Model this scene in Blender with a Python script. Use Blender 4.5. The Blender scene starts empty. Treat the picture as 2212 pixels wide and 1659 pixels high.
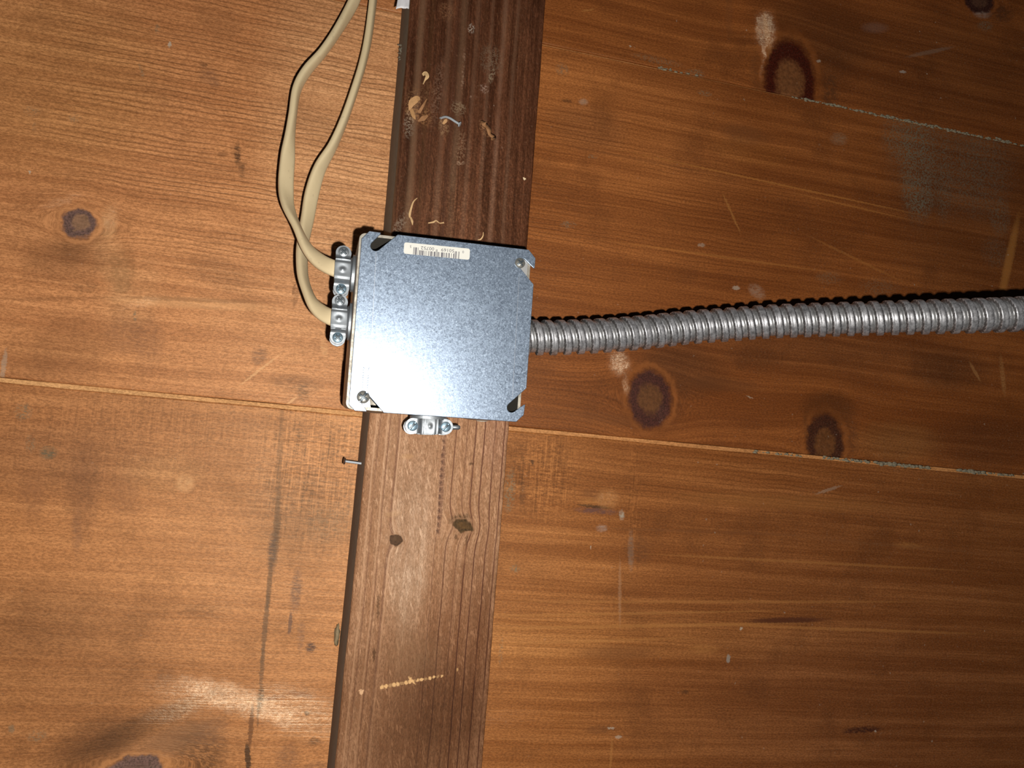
import bpy, bmesh, math, random
from mathutils import Vector, Matrix, noise as mnoise

# ------------------------------------------------------------------ camera, light, world
F, PX, PY = 1750.0, 1106.0, 829.5            # focal length and centre in pixels of a 2212 x 1659 frame
H0 = 1.5                                     # height of the wall origin above the ground, metres
D = 548.0                                    # camera to wall, millimetres
def _n(v): return v / v.length
VX = _n(Vector((8325 - PX, -(1611 - PY), -F)))
VZ = _n(Vector((2239.693 - PX, -(-13561.582 - PY), -F)))
VN = _n(VX.cross(VZ)); VZ = VN.cross(VX)
sc = bpy.context.scene
C = sc.collection
cam_d = bpy.data.cameras.new('camera'); cam = bpy.data.objects.new('camera', cam_d); C.objects.link(cam)
cam_d.sensor_fit = 'HORIZONTAL'; cam_d.sensor_width = 36.0; cam_d.lens = F / 2212 * 36.0
cam_d.clip_start = 0.01; cam_d.clip_end = 50
_axes = [(VX[i], -VN[i], VZ[i]) for i in range(3)]     # camera axes in world coordinates
m3 = Matrix(_axes).transposed()
cam.matrix_world = Matrix.Translation((0, -D / 1000, H0)) @ m3.to_4x4()
sc.camera = cam

LX, LZ = 22.0, -16.0                          # the phone's flash sits beside and below its lens
ld = bpy.data.lights.new('flash', 'POINT'); ld.energy = 13.0; ld.shadow_soft_size = 0.0035; ld.color = (1.0, 0.955, 0.86)
lo = bpy.data.objects.new('flash', ld); lo.location = (LX / 1000, -D / 1000, H0 + LZ / 1000); C.objects.link(lo)

world = bpy.data.worlds.new('dim_shed'); sc.world = world; world.use_nodes = True
bg = world.node_tree.nodes['Background']; bg.inputs[0].default_value = (0.55, 0.6, 0.7, 1); bg.inputs[1].default_value = 0.012
sc.view_settings.view_transform = 'Standard'; sc.view_settings.look = 'None'
sc.view_settings.gamma = 1; sc.view_settings.use_curve_mapping = False
sc.view_settings.exposure = 0.0
sc.cycles.max_bounces = 3; sc.cycles.diffuse_bounces = 1; sc.cycles.glossy_bounces = 2

# ------------------------------------------------------------------ helpers: coordinates
# wall coordinates (millimetres): u right, v up, w out of the wall towards the room
def wd(u, v, w=0.0): return Vector((u / 1000, -w / 1000, H0 + v / 1000))
def W(px, py, w=0.0):
    """the wall point, on the real plane w millimetres off the boards, that a surveyed sight line meets"""
    r = Vector((px - PX, -(py - PY), -F))
    a, b, c = r.dot(VX), r.dot(VZ), r.dot(VN)
    k = (D - w) / -c
    return a * k, b * k
def W3(px, py, w): u, v = W(px, py, w); return Vector((u, v, w))

# ------------------------------------------------------------------ helpers: objects
def link(name, verts, faces, mats, parent=None, smooth=False, mi=None, origin=None):
    """verts in wall millimetres -> ONE mesh object"""
    if parent is not None: org = Vector(parent['o'])
    else: org = wd(*origin) if origin is not None else wd(*verts[0])
    me = bpy.data.meshes.new(name)
    me.from_pydata([wd(*v) - org for v in verts], [], faces)
    bm = bmesh.new(); bm.from_mesh(me); bmesh.ops.recalc_face_normals(bm, faces=bm.faces); bm.to_mesh(me); bm.free()
    if not isinstance(mats, (list, tuple)): mats = [mats]
    for m in mats: me.materials.append(m)
    if mi: me.polygons.foreach_set('material_index', mi)
    if smooth: me.polygons.foreach_set('use_smooth', [True] * len(me.polygons))
    o = bpy.data.objects.new(name, me); C.objects.link(o)
    if parent is not None: o.parent = parent
    else: o.location = org
    o['o'] = list(org)
    return o
def thing(name, label, cat, at, group=None, kind=None):
    o = bpy.data.objects.new(name, None); C.objects.link(o); p = wd(*at); o.location = p; o['o'] = list(p)
    o.empty_display_size = 0.01
    if kind: o['kind'] = kind
    return tag(o, label, cat, group)
def tag(o, label=None, cat=None, group=None):
    if label: o['label'] = label
    if cat: o['category'] = cat
    if group: o['group'] = group
    return o
def bevel(o, w_mm, seg=2, angle=35):
    m = o.modifiers.new('bevel', 'BEVEL'); m.width = w_mm / 1000; m.segments = seg; m.limit_method = 'ANGLE'; m.angle_limit = math.radians(angle)
    return o

class MB:
    """collects shapes, in wall millimetres, into one mesh"""
    def __init__(s): s.v = []; s.f = []
    def add(s, vs, fs):
        k = len(s.v); s.v += [Vector(v) for v in vs]; s.f += [tuple(i + k for i in f) for f in fs]; return s
    def box(s, a, b, T=None):
        (x0, y0, z0), (x1, y1, z1) = a, b
        vs = [(x, y, z) for z in (z0, z1) for y in (y0, y1) for x in (x0, x1)]
        if T: vs = [T(*v) for v in vs]
        return s.add(vs, [(0, 1, 3, 2), (4, 6, 7, 5), (0, 4, 5, 1), (2, 3, 7, 6), (0, 2, 6, 4), (1, 5, 7, 3)])
    def prism(s, pts, w0, w1, T=None):
        n = len(pts); vs = [(x, y, w0) for x, y in pts] + [(x, y, w1) for x, y in pts]
        if T: vs = [T(*v) for v in vs]
        return s.add(vs, [tuple(range(n))[::-1], tuple(range(n, 2 * n))] + [(i, (i + 1) % n, n + (i + 1) % n, n + i) for i in range(n)])
    def frame(s, p):
        d = _n(p); a = Vector((0, 0, 1)) if abs(d.z) < 0.9 else Vector((1, 0, 0))
        x = _n(a.cross(d)); return x, d.cross(x), d
    def lathe(s, base, axis, prof, n=28, sx=1.0, sy=1.0, ref=None):
        """prof: (radius, distance along axis)"""
        x, y, d = s.frame(Vector(axis))
        if ref is not None: x = _n(Vector(ref) - d * Vector(ref).dot(d)); y = d.cross(x)
        base = Vector(base); vs = []; fs = []
        for r, h in prof:
            for i in range(n):
                t = 2 * math.pi * i / n
                vs.append(base + d * h + x * (r * sx * math.cos(t)) + y * (r * sy * math.sin(t)))
        for j in range(len(prof) - 1):
            for i in range(n):
                i2 = (i + 1) % n; fs.append((j * n + i, j * n + i2, (j + 1) * n + i2, (j + 1) * n + i))
        fs.append(tuple(range(n))[::-1]); k = (len(prof) - 1) * n; fs.append(tuple(range(k, k + n)))
        return s.add(vs, fs)
    def tube(s, pts, r, n=10):
        pts = [Vector(p) for p in pts]; vs = []; fs = []
        for i, p in enumerate(pts):
            t = _n(pts[min(i + 1, len(pts) - 1)] - pts[max(i - 1, 0)])
            x, y, _ = s.frame(t); rr = r[i] if isinstance(r, (list, tuple)) else r
            for k in range(n):
                a = 2 * math.pi * k / n; vs.append(p + x * (rr * math.cos(a)) + y * (rr * math.sin(a)))
        for j in range(len(pts) - 1):
            for i in range(n):
                i2 = (i + 1) % n; fs.append((j * n + i, j * n + i2, (j + 1) * n + i2, (j + 1) * n + i))
        k = (len(pts) - 1) * n
        fs += [tuple(range(n))[::-1], tuple(range(k, k + n))]
        return s.add(vs, fs)
    def build(s, name, mat, parent=None, smooth=False, origin=None):
        return link(name, s.v, s.f, mat, parent, smooth, origin=origin)
def auto_smooth(o, deg=40):
    me = o.data; bm = bmesh.new(); bm.from_mesh(me)
    for f in bm.faces: f.smooth = True
    for e in bm.edges:
        if len(e.link_faces) != 2 or e.calc_face_angle(0) > math.radians(deg): e.smooth = False
    bm.to_mesh(me); bm.free(); return o
def catmull(pts, n):
    P = [Vector(p) for p in pts]; P = [P[0] * 2 - P[1]] + P + [P[-1] * 2 - P[-2]]; out = []
    for i in range(1, len(P) - 2):
        for k in range(n):
            t = k / n; a, b, c, d = P[i - 1], P[i], P[i + 1], P[i + 2]
            out.append(0.5 * ((2 * b) + (c - a) * t + (2 * a - 5 * b + 4 * c - d) * t * t + (3 * b - a - 3 * c + d) * t ** 3))
    out.append(P[-2]); return out

# ------------------------------------------------------------------ helpers: materials
class NT:
    def __init__(s, name):
        s.m = bpy.data.materials.new(name); s.m.use_nodes = True; s.t = s.m.node_tree
        s.bsdf = s.t.nodes['Principled BSDF']
    def put(s, sock, v):
        if isinstance(v, bpy.types.NodeSocket): s.t.links.new(v, sock)
        elif isinstance(v, (tuple, list)) and sock.type == 'RGBA' and len(v) == 3: sock.default_value = (*v, 1)
        else: sock.default_value = v
    def node(s, ty, **kw):
        n = s.t.nodes.new(ty)
        for k, v in kw.items(): setattr(n, k, v)
        return n
    def math(s, op, a, b=0.0, c=0.0, clamp=False):
        n = s.node('ShaderNodeMath', operation=op, use_clamp=clamp)
        s.put(n.inputs[0], a); s.put(n.inputs[1], b)
        if op in ('MULTIPLY_ADD',): s.put(n.inputs[2], c)
        return n.outputs[0]
    def mul(s, a, b): return s.math('MULTIPLY', a, b)
    def add(s, a, b): return s.math('ADD', a, b)
    def mad(s, a, b, c): return s.math('MULTIPLY_ADD', a, b, c)
    def xyz(s, x, y, z=0.0):
        n = s.node('ShaderNodeCombineXYZ'); s.put(n.inputs[0], x); s.put(n.inputs[1], y); s.put(n.inputs[2], z); return n.outputs[0]
    def vec(s, op, a, b=None):
        n = s.node('ShaderNodeVectorMath', operation=op); s.put(n.inputs[0], a)
        if b is not None:
            if op == 'SCALE': s.put(n.inputs['Scale'], b)
            else: s.put(n.inputs[1], b)
        return n.outputs['Value'] if op in ('LENGTH', 'DOT_PRODUCT') else n.outputs[0]
    def noise(s, v, scale=1.0, detail=2.0, rough=0.5, dist=0.0):
        n = s.node('ShaderNodeTexNoise'); s.put(n.inputs['Vector'], v); n.inputs['Scale'].default_value = scale
        n.inputs['Detail'].default_value = detail; n.inputs['Roughness'].default_value = rough; n.inputs['Distortion'].default_value = dist
        return n.outputs['Fac']
    def range(s, v, a, b, c=0.0, d=1.0, smooth=True):
        n = s.node('ShaderNodeMapRange', interpolation_type='SMOOTHSTEP' if smooth else 'LINEAR')
        s.put(n.inputs[0], v)
        for i, x in enumerate((a, b, c, d)): s.put(n.inputs[i + 1], x)
        return n.outputs[0]
    def mix(s, f, a, b, mode='MIX'):
        n = s.node('ShaderNodeMix', data_type='RGBA', blend_type=mode)
        s.put(n.inputs[0], f); s.put(n.inputs[6], a); s.put(n.inputs[7], b); return n.outputs[2]
    def ell2(s, P, cx, cy, rx, ry, rot=0.0):
        """squared distance from an ellipse's centre, 1 on its outline; P carries 1 in its third place"""
        c, n = math.cos(math.radians(rot)), math.sin(math.radians(rot))
        a = s.vec('DOT_PRODUCT', P, (c / rx, n / rx, -(cx * c + cy * n) / rx))
        b = s.vec('DOT_PRODUCT', P, (-n / ry, c / ry, -(-cx * n + cy * c) / ry))
        return s.mad(a, a, s.mul(b, b))
    def ell(s, P, *e): return s.math('SQRT', s.ell2(P, *e))
    def spot(s, P, e, soft=0.35):
        return s.range(s.ell2(P, *e), (1 + soft) ** 2, (1 - soft) ** 2)
    def wallmm(s):
        """object coordinates of parts modelled about the wall origin, in millimetres: (u, v, w)"""
        t = s.node('ShaderNodeTexCoord').outputs['Object']; p = s.node('ShaderNodeSeparateXYZ'); s.put(p.inputs[0], t)
        return s.mul(p.outputs[0], 1000), s.mul(p.outputs[2], 1000), s.mul(p.outputs[1], -1000)
    def out(s, **kw):
        names = dict(color='Base Color', rough='Roughness', metal='Metallic', spec='Specular IOR Level', normal='Normal', coat='Coat Weight', aniso='Anisotropic', sub='Subsurface Weight')
        for k, v in kw.items(): s.put(s.bsdf.inputs[names[k]], v)
        return s.m
    def bump(s, h, dist_mm, strength=1.0, normal=None):
        n = s.node('ShaderNodeBump'); s.put(n.inputs['Height'], h); n.inputs['Distance'].default_value = dist_mm / 1000; s.put(n.inputs['Strength'], strength)
        if normal is not None: s.put(n.inputs['Normal'], normal)
        return n.outputs[0]

def E4(px, py, rx, ry, rot=0.0, w=0.0):
    """an ellipse surveyed along sight lines: half axes in pixels there; rot tilts its long axis
    (flat ones: degrees above the horizontal; upright ones: degrees of lean to the right)"""
    r = math.radians(rot)
    a, b = ((math.cos(r), -math.sin(r)), (math.sin(r), math.cos(r))) if rx >= ry else ((math.cos(r), math.sin(r)), (math.sin(r), -math.cos(r)))
    u, v = W(px, py, w); ua, va = W(px + 8 * a[0], py + 8 * a[1], w); ub, vb = W(px + 8 * b[0], py + 8 * b[1], w)
    ang = math.atan2(va - v, ua - u) if rx >= ry else math.atan2(vb - v, ub - u) - math.pi / 2
    return (u, v, rx * math.hypot(ua - u, va - v) / 8, ry * math.hypot(ub - u, vb - v) / 8, math.degrees(ang))

PALE_ = (0.62, 0.36, 0.17)
def wood(name, seed, light, dark, vertical=False, w0=0.0, knots=(), marks=(), sheen=(), lines=(), grain=1.0, ring=0.0, ring_p=3.2, ring_at=(),
         blotch=None, pale=PALE_, crumble=False, fibre=0.0, warp=6.5, rough=0.52, specks=0.0, speck_col=(0.42, 0.34, 0.27), saw=(), bumpd=0.25, side=None, tilt=0.0, spec=0.5, fuzz=0.0):
    """light/dark: colours of early and late wood.  knots: (ellipse, ring colour, heart colour, bend mm).
    marks: (ellipse, colour, strength, softness).  sheen: (ellipse, strength): where the fibres dive round a knot and face the room"""
    if side:                          # keep only the marks that lie on this plank
        ok = lambda e: side[0] - max(e[2], e[3]) < e[0] < side[1] + max(e[2], e[3])
        knots = [k for k in knots if ok(k[0])]; marks = [k for k in marks if ok(k[0])]; sheen = [k for k in sheen if ok(k[0])]
        saw = [k for k in saw if ok(k[0])]; ring_at = [k for k in ring_at if ok(k[0])]
    g = NT(name); u, v, w = g.wallmm()
    P = g.xyz(u, v, 1.0)
    along, across = (v, g.add(u, g.mul(w, 0.83))) if vertical else (u, g.add(v, g.mul(w, 0.83)))
    a1 = g.noise(g.xyz(g.mul(along, 0.0045), g.mul(across, 0.016), seed), 1, 2, 0.5)
    a2 = g.noise(g.xyz(g.mul(along, 0.03), g.mul(across, 0.09), seed + 3.3), 1, 1, 0.5)
    G = g.add(across, g.mad(a1, warp, g.mul(a2, 1.0)))
    if tilt: G = g.mad(along, tilt, G)
    jit = g.node('ShaderNodeTexNoise'); g.put(jit.inputs['Vector'], P); jit.inputs['Scale'].default_value = 0.16; jit.inputs['Detail'].default_value = 2
    Pd = g.vec('ADD', P, g.vec('MULTIPLY', g.vec('SUBTRACT', jit.outputs['Color'], (0.5, 0.5, 0.5)), (7.0, 7.0, 0.0)))
    jf = g.node('ShaderNodeTexNoise'); g.put(jf.inputs['Vector'], P); jf.inputs['Scale'].default_value = 0.7; jf.inputs['Detail'].default_value = 2
    Pf = g.vec('ADD', P, g.vec('MULTIPLY', g.vec('SUBTRACT', jf.outputs['Color'], (0.5, 0.5, 0.5)), (2.4, 2.4, 0.0)))
    kd = []
    for e, cr, ch, bend in knots:
        kd.append(g.ell(Pd, *e))
        fall = g.math('POWER', 2.718, g.mul(g.ell2(P, *e), -0.22))
        c = e[0] if vertical else e[1]
        sgn = g.range(g.add(across, -c), -(e[2] + e[3]) * 0.35, (e[2] + e[3]) * 0.35, -1, 1)
        G = g.mad(g.mul(fall, sgn), -bend, G)
    fine = g.noise(g.xyz(g.mul(along, 0.016), g.mul(G, 0.85), seed + 1.7), 1, 3, 0.62)
    mid = g.noise(g.xyz(g.mul(along, 0.004), g.mul(G, 0.16), seed + 5.1), 1, 2, 0.5)
    big = g.noise(g.xyz(g.mul(along, 0.007), g.mul(across, 0.018), seed + 9.0), 1, 3, 0.6)
    pore = g.noise(g.xyz(g.mul(along, 0.11), g.mul(G, 2.3), seed + 2.2), 1, 2, 0.6)
    tone = g.mad(fine, 0.55 * grain, g.mad(mid, 0.75, g.mad(big, 0.5, -0.40 - 0.275 * grain)))
    col = g.mix(g.range(tone, 0.0, 0.62), dark, light)
    if ring:
        ph = g.mad(G, 1.0 / ring_p, g.mul(a2, 0.9))
        tri = g.math('PINGPONG', ph, 0.5)
        ln = g.range(tri, 0.0, 0.26, 1.0, 0.0)
        rm = g.range(g.noise(g.xyz(g.mul(along, 0.008), g.mul(across, 0.05), seed + 7), 1, 2), 0.3, 0.62)
        reg = 0.0
        for e, st in ring_at: reg = g.math('MAXIMUM', reg, g.mul(g.spot(P, e, 0.6), st)) if not isinstance(reg, float) else g.mul(g.spot(P, e, 0.6), st)
        k = g.mul(g.mul(ln, g.mad(rm, 0.75, 0.25)), reg if ring_at else 1.0)
        col = g.mix(g.mul(k, ring), col, tuple(x * 0.6 for x in dark))
        ringh = k
    col = g.mix(g.range(pore, 0.58, 0.74, 0.0, 0.5 * grain), col, tuple(x * 0.7 for x in dark))
    blo = g.noise(g.vec('ADD', Pd, (seed * 31, seed * 17, 0)), 0.021, 3, 0.62)
    col = g.mix(g.range(blo, 0.5, 0.72, 0.0, 0.5), col, blotch or tuple(x * 0.72 for x in dark))
    hf = g.noise(g.xyz(g.mul(along, 0.55), g.mul(G, 1.25), seed + 4.4), 1, 2, 0.7)
    col = g.mix(1.0, col, g.mix(g.range(hf, 0.3, 0.7), (0.70, 0.67, 0.64), (1.20, 1.22, 1.26)), 'MULTIPLY')
    if fibre:
        fb = g.noise(g.xyz(g.mul(along, 0.16), g.mul(g.mad(along, 0.22, G), 0.75), seed + 6.6), 1, 3, 0.65)
        col = g.mix(g.range(fb, 0.46, 0.34, 0, fibre), col, dark)
        col = g.mix(g.range(fb, 0.56, 0.68, 0, fibre), col, tuple(min(1, x * 1.2) for x in light))
    if saw:
        sn = g.noise(g.xyz(g.mul(along, 0.9), g.mul(across, 0.03), seed + 11), 1, 2, 0.6)
        s2 = g.noise(g.xyz(g.mul(along, 0.25), g.mul(across, 0.7), seed + 12), 1, 2, 0.6)
        for e, st in saw:
            m = g.spot(Pd, e, 0.6)
            col = g.mix(g.mul(m, g.range(g.mul(sn, s2), 0.27, 0.38, 0, st)), col, tuple(x * 0.45 for x in dark))
            col = g.mix(g.mul(m, g.range(g.mul(sn, s2), 0.22, 0.15, 0, st * 0.6)), col, tuple(min(1, x * 1.35) for x in light))
    Pl = g.xyz(G, along, 0.0)
    for c, hw, lc, st, soft in lines:
        d = g.math('ABSOLUTE', g.add(G, -c))
        brk = g.range(g.noise(g.xyz(g.mul(along, 0.03), c * 0.3, seed), 1, 2), 0.25, 0.5, 0.35, 1.0)
        col = g.mix(g.mul(g.range(d, hw * (1 + soft), hw * (1 - soft) * 0.5, 0, st), brk), col, lc)
    crumb = g.range(g.noise(Pf, 0.75, 3, 0.7), 0.44, 0.60)
    crumb2 = g.range(g.noise(g.xyz(g.mul(along, 0.28), g.mul(G, 0.8), seed + 8.8), 1, 3, 0.7), 0.38, 0.60, 0.35, 1.15)
    for e, c, st, soft in marks:
        tiny = min(e[2], e[3]) < 1.6
        if c is PALE_: c = pale
        k_ = g.mul(g.spot(Pd if min(e[2], e[3]) > 6 else Pf, e, soft * 0.7 if tiny else min(0.92, soft + 0.14)), st)
        if (c is GREY or crumble) and max(e[2], e[3]) > 2.2: k_ = g.mul(k_, crumb)
        elif st > 0.28 and not tiny and max(e[2], e[3]) < 15: k_ = g.mul(k_, crumb2)
        if max(e[2], e[3]) > 16 and min(e[2], e[3]) > 5 and c is not GREY:       # a broad change of tone: the grain shows through it
            col = g.mix(k_, col, tuple(min(2.2, x / ((a_ + b_) / 2)) for x, a_, b_ in zip(c, light, dark)), 'MULTIPLY')
        else: col = g.mix(k_, col, c)
    for (e, cr, ch, bend), d in zip(knots, kd):
        nz = g.noise(g.vec('ADD', P, (3.1, 7.7, seed)), 0.45, 3, 0.6)
        d2 = g.mad(nz, 0.20, g.add(d, -0.10))
        halo = g.range(d2, 1.62, 1.28); ring_m = g.range(d2, 1.14, 0.90); heart = g.range(d2, 0.70, 0.42)
        line = g.mul(g.range(d2, 1.45, 1.26), g.range(d2, 1.08, 1.22))
        col = g.mix(g.mul(halo, 0.35), col, tuple(x * 0.75 for x in dark))
        col = g.mix(g.mul(line, g.range(blo, 0.35, 0.65, 0.05, 0.42)), col, tuple(min(1, x * 1.05) for x in light))
        rc = g.mix(g.range(g.noise(P, 0.8, 3, 0.7), 0.35, 0.7), cr, tuple(x * 0.35 for x in cr))
        col = g.mix(ring_m, col, rc)
        col = g.mix(g.mul(heart, 0.85), col, g.mix(g.range(nz, 0.3, 0.7), ch, tuple(x * 0.6 for x in ch)))
    if specks:
        vo = g.node('ShaderNodeTexVoronoi', feature='F1'); g.put(vo.inputs['Vector'], g.vec('ADD', Pf, (seed * 5, 0, 0))); vo.inputs['Scale'].default_value = 0.13
        sp = g.range(vo.outputs['Distance'], 0.10, 0.05)
        pick = g.node('ShaderNodeSeparateColor'); g.put(pick.inputs[0], vo.outputs['Color'])
        dens = g.range(g.noise(g.vec('ADD', P, (0, seed * 3, 0)), 0.012, 2), 0.45, 0.62)
        if not vertical: dens = g.mul(dens, g.range(u, 100, 420, 0.12, 1.0))
        sp = g.mul(g.mul(sp, g.range(pick.outputs[0], 0.62, 0.68)), g.mad(dens, 0.8, 0.2))
        col = g.mix(g.mul(sp, specks), col, speck_col)
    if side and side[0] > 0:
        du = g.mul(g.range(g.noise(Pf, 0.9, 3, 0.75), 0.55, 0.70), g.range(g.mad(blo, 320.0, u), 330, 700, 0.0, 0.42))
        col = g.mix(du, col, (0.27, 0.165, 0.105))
    if fuzz:
        fz = g.noise(g.vec('ADD', Pf, (seed, 3, 9)), 0.5, 5, 0.75)
        col = g.mix(g.range(fz, 0.56, 0.72, 0, fuzz), col, (0.20, 0.115, 0.075))
    # relief
    h = g.mad(fine, 0.8, g.mul(pore, 0.35))
    if ring: h = g.mad(ringh, -0.5, h)
    nrm = None
    if sheen:
        geo = g.node('ShaderNodeNewGeometry').outputs['Normal']; acc = None; msum = 0.0
        fl = g.range(g.noise(P, 0.55, 3, 0.7), 0.3, 0.62, 0.6, 1.0)
        for e, st in sheen:
            p = Vector((e[0], -w0, e[1])); hv = _n(_n(Vector((0, -D, 0)) - p) + _n(Vector((LX, -D, LZ)) - p))
            t = hv / -hv.y - Vector((0, -1, 0))
            mk = g.mul(g.spot(Pd, e, 0.75), fl); msum = mk if isinstance(msum, float) else g.math('MAXIMUM', msum, mk)
            q = g.vec('SCALE', tuple(t * st), mk)
            acc = q if acc is None else g.vec('ADD', acc, q)
        nrm = g.vec('NORMALIZE', g.vec('ADD', geo, acc))
    h = g.mad(hf, 0.5, h)
    nb = g.bump(h, bumpd, 0.8, nrm)
    rg = g.mad(fine, -0.12, g.mad(blo, 0.16, rough))
    if sheen: rg = g.math('MAXIMUM', g.mad(msum, -0.20, rg), 0.29)
    g.bsdf.inputs['Specular Tint'].default_value = (1.0, 0.86, 0.64, 1)
    return g.out(color=col, rough=rg, normal=nb, spec=spec)

def metal(name, col, rough=0.4, met=0.85, mottle=0.0, scale=0.5, streak=0.0, col2=None, bumpd=0.0, spec=0.5):
    g = NT(name); t = g.node('ShaderNodeTexCoord').outputs['Object']; P = g.vec('SCALE', t, 1000.0)
    c = col; r = rough; kw = {}
    if mottle:
        n1 = g.noise(P, scale, 3, 0.6); n2 = g.noise(P, scale * 0.12, 2, 0.5)
        k = g.range(g.mad(n1, 0.8, g.mul(n2, 0.3)), 0.38, 0.72)
        c = g.mix(k, tuple(x * (1 - mottle) for x in col), col2 or tuple(min(1, x * (1 + mottle)) for x in col))
        r = g.mad(k, -0.12, rough + 0.05)
        if bumpd: kw['normal'] = g.bump(n1, bumpd, 0.6)
    return g.out(color=c, rough=r, metal=met, spec=spec, **kw)
def plain(name, col, rough=0.6, var=0.0, scale=0.3, metal_=0.0, spec=0.5):
    g = NT(name); P = g.vec('SCALE', g.node('ShaderNodeTexCoord').outputs['Object'], 1000.0)
    c = col if not var else g.mix(g.noise(P, scale, 4, 0.6), tuple(x * (1 - var) for x in col), tuple(min(1, x * (1 + var)) for x in col))
    return g.out(color=c, rough=rough, metal=metal_, spec=spec)

# ------------------------------------------------------------------ the wall: wide boards
SEAM_UP, SEAM_LO = 323.1, 37.4
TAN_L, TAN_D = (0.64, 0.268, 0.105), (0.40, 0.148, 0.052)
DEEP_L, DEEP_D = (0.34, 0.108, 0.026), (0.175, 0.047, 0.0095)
GREY = (0.19, 0.155, 0.10); INK = (0.07, 0.026, 0.010); WHITE = (0.5, 0.42, 0.33); PALE = PALE_; BRN = (0.16, 0.055, 0.018); DUSK = (0.20, 0.085, 0.045)

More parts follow.
